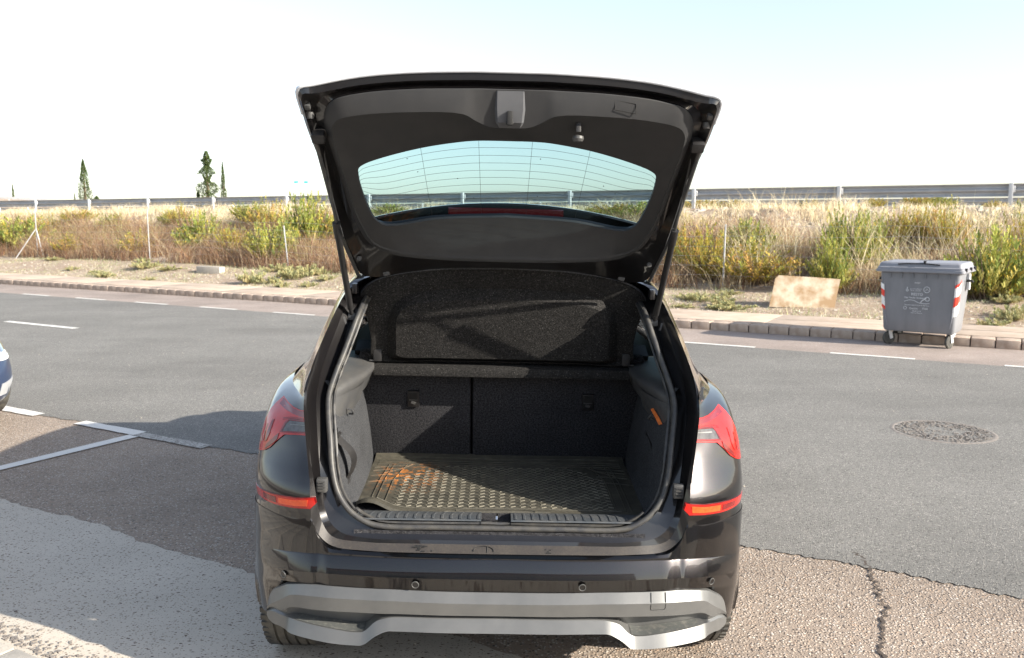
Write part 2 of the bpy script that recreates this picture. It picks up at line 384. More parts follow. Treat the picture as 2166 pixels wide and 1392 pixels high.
# ------------------------------------------------------------------ the ground, one sheet to the horizon
def sm(a, b_, x): x = np.clip((x-a)/(b_-a), 0, 1); return x*x*(3-2*x)
_ph = rng.uniform(0, 6.28, (14, 2)); _fr = rng.uniform(.5, 5.5, (14, 2))*rng.choice([-1, 1], (14, 2))
def rough_noise(t, n_):
    s = 0
    for (p, q), (f, g) in zip(_ph, _fr): s = s + np.sin(t*f+p)*np.cos(n_*g+q)/(abs(f)+abs(g))*1.3
    return s
def ground_z(t, n_):
    t = np.asarray(t, float); n_ = np.asarray(n_, float)
    z = .09*sm(13.3, 13.5, n_) + (.20+.12*sm(-14, -22, t))*sm(15.0, 17.4, n_) + .18*sm(17.4, 18.6, n_)
    z = z + (1.53-.12*sm(-14, -22, t))*sm(18.6, 24.2, n_)**.85
    z = z + rough_noise(t, n_)*(.030*sm(15.2, 16.5, n_)+.10*sm(17.8, 19.5, n_))*(1-sm(22.8, 23.9, n_))*.9
    z = z + .03*rough_noise(t*.7, n_*1.7)*sm(24.2, 24.4, n_)*(1-sm(27, 28, n_))
    z = z - 1.2*sm(52, 90, n_)
    return z
ts = np.unique(np.concatenate([np.array([-4000, -2000, -1000, -500, -250, -160, -110]), np.arange(-90, 16.01, .33), np.array([20, 30, 50, 100, 300, 1000, 4000])]))
ns = np.unique(np.concatenate([np.array([-4000, -1000, -300, -100, -40, -15, -5, 0, 4, 8, 12, 13.3]), np.arange(13.5, 27.51, .2), np.array([28, 30, 35, 45, 52, 60, 75, 90, 150, 400, 1200, 4000])]))
T, N_ = np.meshgrid(ts, ns, indexing='ij'); Z = ground_z(T, N_)
V = np.stack([T*TD.x+N_*ND.x, T*TD.y+N_*ND.y, Z], -1).reshape(-1, 3); a_, b_ = T.shape
i, j = np.meshgrid(np.arange(a_-1), np.arange(b_-1), indexing='ij'); idx = (i*b_+j).ravel()
Q = np.stack([idx, idx+b_, idx+b_+1, idx+1], 1)
g = npmesh('ground', V, Q, M['aggregate'], smooth=True); g.data.materials.append(M['earth']); tag(g, kind='structure')
nc = ((ns[:-1]+ns[1:])/2)[j.ravel()]; g.data.polygons.foreach_set('material_index', (nc > 13.4).astype(np.int32))

def strip(name, t0, t1, n0, n1, z, mat, parent=None, kind='structure', jag=0.0, nt_=2):
    V = []; F = []; k = max(nt_, 2)
    for q in range(k):
        t = t0+(t1-t0)*q/(k-1)
        j0 = random.uniform(-jag, jag); j1 = random.uniform(-jag, jag)
        V += [RP(t, n0+j0, z), RP(t, n1+j1, z)]
    for q in range(k-1): F.append((2*q, 2*q+2, 2*q+3, 2*q+1))
    o = mk(name, V, F, mat, parent, None)
    if parent is None or kind != 'structure': tag(o, kind=kind)
    return o
strip('road', -900, 400, 4.5, 11.62, .004, M['asphalt'], jag=.012, nt_=9000 and 2)
# ragged near edge of the asphalt (lip over the aggregate)
mb = MB(); t = -14.0; prev = None
while t < 5:
    e = 4.5-.03-.02*math.sin(t*3.1)-.008*math.sin(t*23)-random.uniform(0, .030); cur = (RP(t, e, .0046), RP(t, 4.62, .0046))
    if prev: mb.add([prev[0], cur[0], cur[1], prev[1]], [(0, 1, 2, 3)])
    prev = cur; t += .018
tag(mb.build('asphalt_edge', M['asphalt'], None, None), kind='structure')
strip('shoulder', -900, 400, 11.62, 13.17, .003, M['shoulder'])
# concrete apron, its far edge ragged
mb = MB(); t = -40.0; prev = None
while t < 3:
    e = 2.90+.05*math.sin(t*.9)+.02*math.sin(t*5.3)+random.uniform(-.012, .012); cur = (RP(t, -6, .004), RP(t, e, .004))
    if prev: mb.add([prev[0], cur[0], cur[1], prev[1]], [(0, 1, 2, 3)])
    prev = cur; t += .05
tag(mb.build('concrete_apron', M['concrete'], None, None), kind='structure')
# grey paving slabs flush with the apron at the near left
pv = tag(mk('paving', [RP(-14, -4, .006), RP(3, -4, .006), RP(3, 1.86, .006), RP(-14, 1.86, .006)], [(0, 1, 2, 3)], M['joint'], None, None), kind='structure')
mb = MB(); mb.box((0, 0, 0), (.405, .405, .024), bev=.005); sl0 = mb.build('paving_slab', M['paving'], pv)
for k in range(26):
    for r_ in range(4):
        q = sl0 if k+r_ == 0 else sl0.copy()
        if k+r_: COL.objects.link(q); q.parent = pv
        q.location = RP(-9.02+k*.42, 1.655-.42*r_, .014+random.uniform(-.001, .002)); q.rotation_euler = (0, 0, math.atan2(TD.y, TD.x))
mb = MB()
for q in range(2600):
    t = random.uniform(-8, 0); n_ = 1.90+abs(random.gauss(0, .05)); s_ = random.uniform(.004, .011)
    mb.box(RP(t, n_, .006), (s_*1.4, s_, s_*.8), Matrix.Rotation(random.uniform(0, 3), 3, 'Z'))
tag(mb.build('seam_gravel', M['pebble'], None, None), 'loose gravel along the seam between paving slabs and concrete at the lower left', 'gravel', kind='stuff')

# white markings
def line(name, t0, t1, n0, n1, mat=None, seg=None):
    k = max(2, int(abs(t1-t0)/.08)) if seg is None else seg
    V = []; F = []
    for q in range(k):
        t = t0+(t1-t0)*q/(k-1); V += [RP(t, n0+random.uniform(-.006, .006), .0085), RP(t, n1+random.uniform(-.006, .006), .0085)]
    for q in range(k-1): F.append((2*q, 2*q+2, 2*q+3, 2*q+1))
    return tag(mk(name, V, F, mat or M['line'], None, None), kind='structure')
for k in range(-24, 4):
    t0 = -1.9+1.965*k; line('edge_dash', t0, t0+1.0, 11.60, 11.69)
line('centre_dash', -14.6, -12.7, 8.30, 8.42); line('centre_dash', -22.6, -20.7, 8.30, 8.42)
line('bay_marking', -12.5, -7.36, 4.38, 4.50)
line('bay_marking', -6.78, -6.0, 4.38, 4.50)
line('bay_marking', -6.0, -5.2, 4.37, 4.48, M['line_worn'])
mk_ = mk('bay_divider', [RP(-6.06, 2.9, .0085), RP(-5.96, 2.9, .0085), RP(-5.92, 4.375, .0085), RP(-6.04, 4.375, .0085)], [(0, 1, 2, 3)], M['line'], None, None); tag(mk_, kind='structure')

# crack in the aggregate right of the car
mb = MB(); P = [(1.78, 4.34), (1.80, 4.21), (1.742, 3.98), (1.675, 3.68), (1.57, 3.45), (1.47, 3.25), (1.40, 3.0), (1.3, 2.7)]
C_ = resamp([(p[0], p[1], 0) for p in P], 110); prev = None
for q, c in enumerate(C_):
    ox = random.uniform(-.018, .018); wv = random.uniform(.003, .011)
    cur = ((c[0]+ox-wv, c[1], .0052), (c[0]+ox+wv, c[1], .0052))
    if prev: mb.add([prev[0], prev[1], cur[1], cur[0]], [(0, 1, 2, 3)])
    prev = cur
tag(mb.build('ground_crack', M['joint'], None, None), kind='structure')

# manhole cover in the road
mh = empty('manhole_cover', RP(-.36, 7.75, .004), 0, 'round pebbly manhole cover set into the grey road right of the car', 'manhole cover')
mb = MB(); mb.lathe([(.365, .001), (.372, .004), (.385, .004), (.40, .0)], (0, 0, 0), 'z', 40); mb.build('frame_ring', M['pebble'], mh)
mb = MB(); mb.lathe([(.0, .0015), (.366, .0015)], (0, 0, 0), 'z', 40); mb.build('cover_plate', M['asphalt'], mh)
mb = MB()
for q in range(700):
    rr = .36*math.sqrt(random.random()); an = random.uniform(0, 6.283)
    if rr < .16 and random.random() < .75: continue
    mb.box((rr*math.cos(an), rr*math.sin(an), .004), (random.uniform(.008, .026), random.uniform(.008, .022), .0035), Matrix.Rotation(random.uniform(0, 3), 3, 'Z'))
o = mb.build('pebble_infill', M['pebble'], mh, None); o['kind'] = 'stuff'
# loose grit and litter on the road
mb = MB()
for q in range(260):
    t = random.uniform(-11, 4); n_ = random.uniform(2.2, 12.8); s_ = random.uniform(.003, .007)
    mb.box(RP(t, n_, .006), (s_*1.5, s_, s_*.7), Matrix.Rotation(random.uniform(0, 3), 3, 'Z'))
tag(mb.build('loose_grit', M['rock'], None, None), 'small pale bits of grit scattered over road and parking strip', 'grit', kind='stuff')

# sidewalk, kerb
strip('sidewalk_base', -200, 40, 13.30, 14.86, .105, M['joint'])
sw = tag(mk('sidewalk', [RP(-90, 13.44, .108), RP(30, 13.44, .108), RP(30, 14.8, .108), RP(-90, 14.8, .108)], [(0, 1, 2, 3)], M['joint'], None, None), kind='structure')
for (n0, n1) in ((13.45, 14.10), (14.125, 14.80)):
    t = -80.0
    while t < 12:
        L = 2.4
        mb = MB(); mb.box((0, 0, 0), (L-.012, n1-n0, .03), bev=.004); o = mb.build('sidewalk_slab', M['sidewalk'], sw)
        o.location = RP(t+L/2, (n0+n1)/2, .112+random.uniform(-.002, .003)); o.rotation_euler = (0, 0, math.atan2(TD.y, TD.x)); t += L
kb = tag(mk('kerb', [RP(-400, 13.18, .098), RP(200, 13.18, .098), RP(200, 13.44, .098), RP(-400, 13.44, .098), RP(-400, 13.18, 0), RP(200, 13.18, 0)], [(0, 1, 2, 3), (0, 1, 5, 4)], M['joint'], None, None), kind='structure')
mb = MB(); mb.box((0, 0, 0), (.286, .27, .16), bev=.014)
k0 = mb.build('kerb_stone', M['kerb'], kb); rz = math.atan2(TD.y, TD.x)
for k in range(112):
    o = k0 if k == 0 else k0.copy()
    if k: COL.objects.link(o); o.parent = kb
    o.location = RP(1.9-.30*k, 13.295+random.uniform(-.006, .006), .045+random.uniform(-.003, .003)); o.rotation_euler = (random.uniform(-.01, .01), random.uniform(-.006, .006), rz+random.uniform(-.008, .008))
mb = MB()
for k in list(range(112, 500))+list(range(-60, 0)):
    c = RP(1.9-.30*k, 13.295, .045); mb.box(c, (.286, .26, .16), Matrix.Rotation(rz, 3, 'Z'))
o = mb.build('far_kerb_stones', M['kerb'], kb, None); o['kind'] = 'stuff'
strip('highway', -900, 400, 29, 38, 2.02, M['asphalt'])

# ------------------------------------------------------------------ guardrails
def wbeam(L):
    prof = [(.0, .155), (.012, .150), (.035, .120), (.080, .098), (.080, .062), (.030, .030), (.0, .012), (.0, -.012), (.030, -.030), (.080, -.062), (.080, -.098), (.035, -.120), (.012, -.150), (.0, -.155)]
    V = []; F = []
    for x in (0, L):
        for (y, z) in prof: V.append((x, y, z))
        for (y, z) in prof: V.append((x, y+.004, z))
    k = len(prof)
    for q in range(k-1): F += [(q, q+1, 2*k+q+1, 2*k+q), (k+q, 3*k+q, 3*k+q+1, k+q+1)]
    F += [(0, 2*k, 3*k, k), (k-1, 2*k-1, 4*k-1, 3*k-1)]
    return V, F
def guardrail(label, n0, ztop, zb, k0, k1, off=0.0, height=.62):
    g = empty('guardrail', RP(-20, n0, zb), rz, label, 'guardrail')
    V, F = wbeam(4.0); be = mk('beam', V, F, M['galv'], None, 30); be.parent = g
    mb = MB(); mb.box((0, -.06, ztop-zb-.42), (.10, .07, .86), bev=.01); po = mb.build('post', M['galv_pale'], g)
    mb = MB(); mb.box((.05, -.02, ztop-zb-.13), (.09, .05, .16), bev=.01); sp = mb.build('spacer_block', M['galv_pale'], g)
    for k in range(k0, k1):
        t = -40+4*k+off+20
        b1 = be if k == k0 else be.copy(); p1 = po if k == k0 else po.copy(); s1 = sp if k == k0 else sp.copy()
        if k > k0:
            for o in (b1, p1, s1): COL.objects.link(o); o.parent = g
        b1.location = (t, 0, ztop-zb-.155); p1.location = (t, 0, 0); s1.location = (t, 0, 0)
    return g
guardrail('grey steel guardrail along the top of the dry bank behind the car', 24.75, 2.575, 1.9, -14, 15)
guardrail('second guardrail seen beyond the near one, on the far side of the highway', 43, 2.60, 1.9, -10, 22, 1.3)

M['fence_post'] = plain('weathered_fence_post', (.36, .37, .38), .6, .1, 0, (.44, .43, .41), 6)
# wire fence at the foot of the bank
def gz(t, n_): return float(ground_z(t, n_))
fe = empty('wire_fence', RP(-10, 17.5, 0), 0, 'low wire fence of thin grey posts at the foot of the bank', 'fence')
loc0 = fe.location.copy()
for px, lean, h in ((88, 0, 1.75), (322, .01, 1.65), (612, .10, 1.30), (1523, -.02, 1.42), (1000, 0, 1.4), (2330, 0, 1.4)):
    t = t_on(px+3, 17.5); b0 = RP(t, 17.5, gz(t, 17.5)-.1)-loc0; tp = b0+Vector((-lean, 0, h))
    mb = MB(); mb.tube([b0, tp], .018, 8); mb.build('post', M['fence_post'], fe)
    if px == 88:
        for dx in (-.75, .28):
            mb = MB(); mb.tube([b0+Vector((dx, -.12, 0)), b0+Vector((0, 0, h*.62))], .016, 6); mb.build('brace', M['galv_pale'], fe)
mb = MB()
tA, tB = t_on(88, 17.5), t_on(2330, 17.5)
for k in range(7):
    P = []
    for q in range(40):
        t = tA+(tB-tA)*q/39; P.append(RP(t, 17.5, gz(t, 17.5)+.08+k*.20+.01*math.sin(q*1.7+k))-loc0)
    mb.tube(P, .0022, 4)
mb.build('wire', M['galv'], fe, None)

# ------------------------------------------------------------------ vegetation: dry grass as stuff, shrubs as things
def blades(name, base, h, wd, lean, col, mat, label, cat, seg=2, parent=None):
    """base (n,3), h, wd (n), lean (n,2), col (n,3): tapering blades of seg quads"""
    n = len(base); an = rng.uniform(0, math.pi, n); ux = np.cos(an); uy = np.sin(an)*.4
    V = []; C = []
    for s in range(seg+1):
        f = s/seg; cx = base[:, 0]+lean[:, 0]*f*f*h; cy = base[:, 1]+lean[:, 1]*f*f*h; cz = base[:, 2]+h*f*(1-.12*f*np.hypot(lean[:, 0], lean[:, 1]))
        w_ = wd*(1-.8*f)
        V.append(np.stack([cx-ux*w_, cy-uy*w_, cz], 1)); V.append(np.stack([cx+ux*w_, cy+uy*w_, cz], 1)); C += [col, col]
    V = np.stack(V, 1).reshape(-1, 3); C = np.stack(C, 1).reshape(-1, 3); k = 2*(seg+1)
    Q = [];
    for s in range(seg): b0 = np.arange(n)*k+2*s; Q.append(np.stack([b0, b0+1, b0+3, b0+2], 1))
    o = npmesh(name, V, np.concatenate(Q), mat, parent, C); 
    if label: tag(o, label, cat, kind='stuff')
    return o
def scatter(n, t0, t1, n0, n1, clump=0.0, dens=1.0):
    t = rng.uniform(t0, t1, n); q = rng.uniform(n0, n1, n)
    if clump > 0:
        m_ = rough_noise(t*1.3+5, q*1.1+9)+rng.normal(0, .25, n); keep = m_ > np.quantile(m_, clump); t, q = t[keep], q[keep]
    z = ground_z(t, q); return np.stack([t*TD.x+q*ND.x, t*TD.y+q*ND.y, z], 1), t, q
def cols(n, pal, jit=.18):
    pal = np.array(pal); c = pal[rng.integers(0, len(pal), n)]; return np.clip(c*(1+rng.normal(0, jit, (n, 1))), .01, .9)
brown = [(.27, .15, .09), (.34, .20, .12), (.40, .27, .17), (.18, .11, .09), (.38, .22, .11), (.46, .35, .24), (.20, .13, .10), (.52, .42, .27)]
strawc = [(.66, .56, .37), (.72, .63, .44), (.58, .47, .30), (.64, .52, .34), (.76, .68, .50)]
# undergrowth, reddish brown
for (nm, cnt, t0, t1, n0, n1, hh, pal, cl, lab, cat) in (
    ('dry_brush', 78000, -48, -6.0, 17.3, 21.2, (.30, 1.0), brown, .10, 'tangle of reddish brown dry brush over the lower bank left of the car', 'dry brush'),
    ('dry_brush', 52000, -9.0, 6.5, 17.4, 21.4, (.15, .85), brown+[(.55, .45, .28)]*3, .30, 'tangle of brown dry brush over the lower bank right of the car', 'dry brush'),
    ('dry_grass', 42000, -48, -8.0, 19.6, 24.3, (.12, .42), strawc, .15, 'pale straw grass on the upper bank left of the car', 'dry grass'),
    ('dry_grass', 26000, -9.0, 8, 20.6, 24.2, (.06, .38), strawc, .55, 'thin pale straw grass on the stony upper bank behind the grey bin', 'dry grass'),
    ('dry_grass', 9000, -46, 8, 24.2, 26.5, (.08, .24), strawc+[(.42, .40, .14)], .45, 'straw grass along the crest under the guardrail', 'dry grass'),
    ('verge_grass', 42000, -46, 5, 14.9, 17.6, (.02, .10), [(.72, .66, .50), (.62, .54, .38), (.34, .38, .17), (.40, .44, .26), (.46, .38, .24), (.30, .34, .16)], .30, 'short bleached grass on the verge beside the sidewalk', 'grass')):
    B, t, q = scatter(cnt, t0, t1, n0, n1, cl); n = len(B)
    h = rng.uniform(hh[0], hh[1], n)*(.75+.35*np.sin(t*1.9+q)*np.sin(q*2.3))
    ln = rng.normal(0, .62, (n, 2)); wd = rng.uniform(.0035, .010, n)*(1.0 if hh[1] > .12 else .8)
    c = cols(n, pal); c *= (.9+.25*np.clip((q-17)/6, 0, 1))[:, None]
    blades(nm, B, h, wd, ln, c, M['straw'], lab, cat)
B, t, q = scatter(30000, -46, 6, 17.8, 22.5, .55); n = len(B)
blades('mixed_growth', B, rng.uniform(.25, .95, n)*np.where(q > 20.3, .6, 1.0), rng.uniform(.004, .009, n), rng.normal(0, .45, (n, 2)), cols(n, [(.34, .34, .12), (.42, .38, .16), (.26, .29, .10), (.50, .42, .22), (.30, .22, .12)]), M['straw'], 'olive and straw coloured growth mixed through the brush on the bank', 'brush', 3)
# taller straw stalks behind the bin and on the crest left
for (t0, t1, n0, n1, cnt, hh) in ((-5.5, .8, 18.0, 20.6, 900, (.7, 1.45)), (-36, -22, 22.6, 24.2, 2000, (.22, .48)), (-24, -17, 21.5, 23.8, 900, (.3, .6)), (-6.5, -3.5, 21.8, 23.4, 260, (.4, .8)), (-7, 3, 17.6, 18.6, 700, (.35, .9))):
    B, t, q = scatter(cnt, t0, t1, n0, n1, .25); n = len(B)
    blades('straw_stalks', B, rng.uniform(hh[0], hh[1], n), rng.uniform(.004, .009, n), rng.normal(0, .35, (n, 2)), cols(n, strawc), M['straw'],
           'clump of tall pale straw stalks standing on the bank', 'dry grass', 3)

def shrub_mesh(seed, nst, h, rad, lush):
    r_ = np.random.default_rng(seed); Vs = []; Qs = []; Cs = []; b = 0
    g1 = [(.30, .33, .07), (.36, .38, .09), (.22, .27, .07), (.44, .41, .13), (.17, .22, .06), (.26, .30, .08)] if lush else [(.36, .34, .07), (.30, .30, .07), (.44, .36, .10), (.24, .27, .07), (.46, .28, .09)]
    g1 = np.array(g1)
    for s in range(nst):
        an = r_.uniform(0, 6.283); rr = rad*math.sqrt(r_.random()); bx, by = rr*.35*math.cos(an), rr*.35*math.sin(an)
        tx, ty = rr*math.cos(an)+r_.normal(0, .04), rr*math.sin(an)+r_.normal(0, .04); hh = h*(1-.42*(rr/rad)**2)*r_.uniform(.50, 1.12)*(1+.18*math.sin(an*2+seed))
        cbase = g1[r_.integers(0, len(g1))]*r_.uniform(.75, 1.25)
        nl = 46
        f = r_.uniform(.12, 1.0, nl)**.8; k = f**1.25
        wob = r_.normal(0, .02, 2); cx = bx+(tx-bx)*k+wob[0]*np.sin(f*9); cy = by+(ty-by)*k; cz = hh*f
        sp = .040*(1.15-f*.75)
        a2 = r_.uniform(0, 6.283, nl); ox = np.cos(a2)*sp; oy = np.sin(a2)*sp; L = r_.uniform(.030, .070, nl); wd = r_.uniform(.004, .009, nl)
        P0 = np.stack([cx+ox*.3, cy+oy*.3, cz], 1); P1 = np.stack([cx+ox*1.2, cy+oy*1.2, cz+L], 1)
        side = np.stack([-np.sin(a2)*wd, np.cos(a2)*wd, np.zeros(nl)], 1)
        V = np.stack([P0-side*.6, P0+side*.6, P1+side, P1-side*.5], 1).reshape(-1, 3)
        Vs.append(V); q = np.arange(nl)*4+b; Qs.append(np.stack([q, q+1, q+2, q+3], 1)); b += nl*4
        c = cbase[None]*r_.uniform(.7, 1.35, (nl, 1)); low = np.clip((.38-f)/.3, 0, 1)[:, None]
        c = c*(1-low)+np.array([.30, .19, .10])*low; yel = (r_.random(nl) < (.10 if lush else .22))[:, None]
        c = np.where(yel, np.array([.55, .40, .07]), c)
        Cs.append(np.repeat(c, 4, axis=0))
    return np.concatenate(Vs), np.concatenate(Qs), np.clip(np.concatenate(Cs), .01, .9)
def stem_mesh(seed, h, rad):
    mb = MB(); rd = random.Random(seed)
    for s in range(26):
        an = rd.uniform(0, 6.283); rr = rad*math.sqrt(rd.random())
        mb.tube([(rr*.3*math.cos(an), rr*.3*math.sin(an), -.08), (rr*.6*math.cos(an), rr*.6*math.sin(an), h*.35), (rr*math.cos(an), rr*math.sin(an), h*.8)], [.009, .006, .002], 4, caps=False)
    return mb
protos = []
for q, (nst, lush) in enumerate(((170, True), (140, False), (210, True), (120, False))):
    V, Q, C = shrub_mesh(40+q, nst, 1.0, .48, lush); l = npmesh('foliage', V, Q, M['plant'], None, C)
    s = stem_mesh(60+q, 1.0, .42).build('stem', M['bark'], None, None); protos.append((l, s))
shr = [  # px, n, height, width, proto, label
    (45, 18.6, 1.25, 2.3, 0, 'wide dark green shrub at the left end of the bank, by the braced post'),
    (118, 20.6, 1.05, 1.5, 3, 'yellow-green shrub above the braced fence post'),
    (182, 21.6, .80, 1.4, 1, 'low olive shrub under the guardrail beside the left cypress'),
    (252, 21.4, .85, 1.1, 0, 'green shrub midway between the two left fence posts'),
    (372, 22.0, .80, .8, 0, 'small green shrub just right of the second fence post'),
    (393, 21.4, 1.0, .8, 3, 'narrow yellow-green shrub in the straw left of the bushy conifer'),
    (438, 19.3, 1.25, 1.4, 0, 'light green shrub left of the purple-brown brush patch'),
    (535, 21.6, .95, 1.0, 2, 'dark green shrub high on the bank, left of the leaning fence post'),
    (580, 18.2, 1.15, 1.25, 2, 'brightest green shrub, low on the bank just left of the leaning fence post'),
    (578, 21.2, 1.35, 1.3, 3, 'tall yellow shrub directly behind the brightest green one'),
    (655, 19.8, 1.55, 1.5, 0, 'green shrub right of the leaning fence post, beside the open tailgate'),
    (705, 20.4, 1.45, 1.3, 3, 'yellow-green shrub half hidden by the left side of the tailgate'),
    (830, 23.0, .55, 1.3, 0, 'shrub seen through the left end of the rear window'),
    (1290, 23.2, .50, 1.5, 1, 'low olive shrub seen through the middle right of the rear window glass'),
    (1350, 22.6, .75, 1.2, 0, 'green shrub seen through the right end of the rear window glass'),
    (1455, 18.9, 1.05, 1.3, 1, 'loose olive shrub left of the right-hand fence post'),
    (1500, 18.2, .95, .9, 3, 'thin yellow-green shrub touching the right-hand fence post'),
    (1578, 20.4, 1.10, 1.15, 0, 'round bright shrub on the slope above and right of the right-hand fence post'),
    (1590, 18.1, .80, 1.6, 3, 'sparse low shrub right of the right-hand fence post, above the wooden board'),
    (1480, 25.4, .42, 1.1, 1, 'low shrub on the crest under the guardrail, nearest the tailgate on the right'),
    (1545, 25.6, .38, .7, 3, 'second low shrub on the crest, right of the one nearest the tailgate'),
    (1752, 17.6, 1.05, .75, 0, 'green shrub standing right behind the discarded board'),
    (1790, 19.2, 1.25, .95, 2, 'upright green shrub between the board and the grey bin'),
    (1835, 19.8, 1.15, .8, 0, 'green shrub just left of the grey bin, higher on the slope'),
    (1885, 20.8, 1.10, .6, 3, 'narrow yellow shrub above the left end of the bin'),
    (1935, 21.2, .95, .9, 1, 'reddish olive shrub above the middle of the bin'),
    (1990, 20.6, 1.35, .85, 3, 'tall thin shrub above the right end of the bin'),
    (2090, 17.5, 1.20, 1.35, 0, 'large bright yellow-green shrub right of the grey bin'),
    (2160, 18.6, 1.25, 1.0, 3, 'shrub cut by the right edge of the picture'),
    (1838, 25.8, .40, .55, 1, 'low shrub on the crest between the two middle guardrail posts'),
    (1925, 25.6, .42, .7, 1, 'low shrub on the crest right of the centre, left of the last guardrail post'),
    (1970, 25.9, .36, .8, 0, 'small green shrub on the crest just left of the last guardrail post'),
    (2085, 26.2, .25, .6, 3, 'smallest crest shrub, just left of the last guardrail post'),
    (1700, 26.0, .30, .6, 3, 'small dry shrub on the crest left of the middle guardrail post'),
    (300, 18.2, .70, 1.0, 3, 'low brownish shrub at the foot of the second fence post'),
    (160, 18.1, .60, 1.2, 3, 'low brownish shrub right of the braced fence post'),
    (500, 18.6, .75, .9, 1, 'brown-olive shrub in the purple-brown brush patch')]
used = set()
for px, n_, h, wd, p, lab in shr:
    t = t_on(px, n_); r0 = empty('shrub', RP(t, n_, gz(t, n_)-.03), random.uniform(0, 6.28), lab, 'shrub', 'shrubs on the dry bank')
    sc_ = wd/.96*1.32; h *= 1.05 if n_ < 20.3 else (.74 if n_ < 24 else .9)
    for o in protos[p]:
        c = o if (p, o.name) not in used else o.copy()
        if (p, o.name) in used: COL.objects.link(c)
        used.add((p, o.name)); c.parent = r0
        c.scale = (sc_, sc_, h)
# small green tufts on the verge
tf = []
V, Q, C = shrub_mesh(90, 26, .20, .24, False)
C = C*.4+np.array([.40, .42, .28])*.6; t0m = npmesh('verge_weed', V, Q, M['plant'], None, C)
wl = ['beside the concrete block', 'near the foot of the leaning fence post', 'in front of the brush left of the car', 'at the sidewalk edge by the tailgate strut', 'in front of the board', 'by the foot of the bin']
for k in range(34):
    px = random.choice([random.uniform(0, 440), random.uniform(530, 700), random.uniform(1400, 1620), random.uniform(2060, 2160)]); n_ = random.uniform(15.1, 17.3); t = t_on(px, n_)
    o = t0m if k == 0 else t0m.copy()
    if k: COL.objects.link(o)
    o.location = RP(t, n_, gz(t, n_)-.02); s_ = random.uniform(.5, 1.3); o.scale = (s_*1.4, s_*1.4, s_*random.uniform(.5, 1.2)); o.rotation_euler = (0, 0, random.uniform(0, 6))
    tag(o, 'small grey-green weed on the bleached verge beyond the sidewalk', 'weed', 'small weeds on the verge')
# rocks
def rock_bm(mb, c, s):
    rr = [random.uniform(.6, 1.0) for _ in range(8)]; V = []
    for k in range(8):
        x = (1 if k & 1 else -1); y = (1 if k & 2 else -1); z = (1 if k & 4 else -1)
        V.append(Vector(c)+Vector((x*s*rr[k]*.9, y*s*rr[(k+3) % 8]*.8, z*s*rr[(k+5) % 8]*.6)))
    mb.add(V, [(0, 2, 3, 1), (4, 5, 7, 6), (0, 1, 5, 4), (2, 6, 7, 3), (0, 4, 6, 2), (1, 3, 7, 5)])
mb = MB()
for k in range(1500):
    t = random.choice([random.uniform(-9, 7), random.uniform(-9, 7), random.uniform(-45, -9)]); n_ = random.uniform(20.3, 24.2)
    rock_bm(mb, RP(t, n_, gz(t, n_)), random.choice([.025, .035, .05, .05, .08]))
tag(mb.build('slope_stones', M['rock'], None, None), 'pale stones scattered over the upper bank', 'stones', kind='stuff')
mb = MB()
for k in range(900):
    t = random.uniform(-40, 5); n_ = random.uniform(14.9, 16.6); rock_bm(mb, RP(t, n_, gz(t, n_)), random.uniform(.01, .035))
tag(mb.build('verge_stones', M['rock'], None, None), 'small white stones on the verge by the sidewalk', 'stones', kind='stuff')
# concrete block and discarded board on the verge
t = t_on(487, 17.0); cb = MB(); cb.box((0, 0, .08), (.80, .22, .20), bev=.012)
o = cb.build('concrete_block', M['paving']); o.location = RP(t, 16.4, gz(t, 16.4)); o.rotation_euler = (0, .01, rz+.12)
tag(o, 'long pale concrete block lying on the verge left of the car', 'block')
m, n, b = newmat('weathered_board'); co = obj_co(n); b.inputs['Roughness'].default_value = .85
n.links.new(mixrgb(n, ramp(n, noise(n, co, 3.2, 5, .6), [(.36, 0.0), (.56, 1.0)]), (.50, .43, .33), (.30, .20, .11)), b.inputs['Base Color']); M['board'] = m
bd = MB(); q = [(-.62, 0, 0), (.50, 0, .0), (.62, .18, .52), (.20, .20, .55), (-.44, .20, .58), (-.50, .19, .52)]
bd.add([Vector(p) for p in q]+[Vector(p)+Vector((0, .03, 0)) for p in q], [(0, 1, 2, 3, 4, 5), (11, 10, 9, 8, 7, 6)]+[(k, k+6, (k+1) % 6+6, (k+1) % 6) for k in range(6)])
o = bd.build('discarded_board', M['board'], None, 20); t = t_on(1708, 16.2); o.location = RP(t, 15.9, gz(t, 15.9)); o.rotation_euler = (-.12, .0, -.18)
tag(o, 'stained beige board leaning against the brush left of the grey bin', 'board')

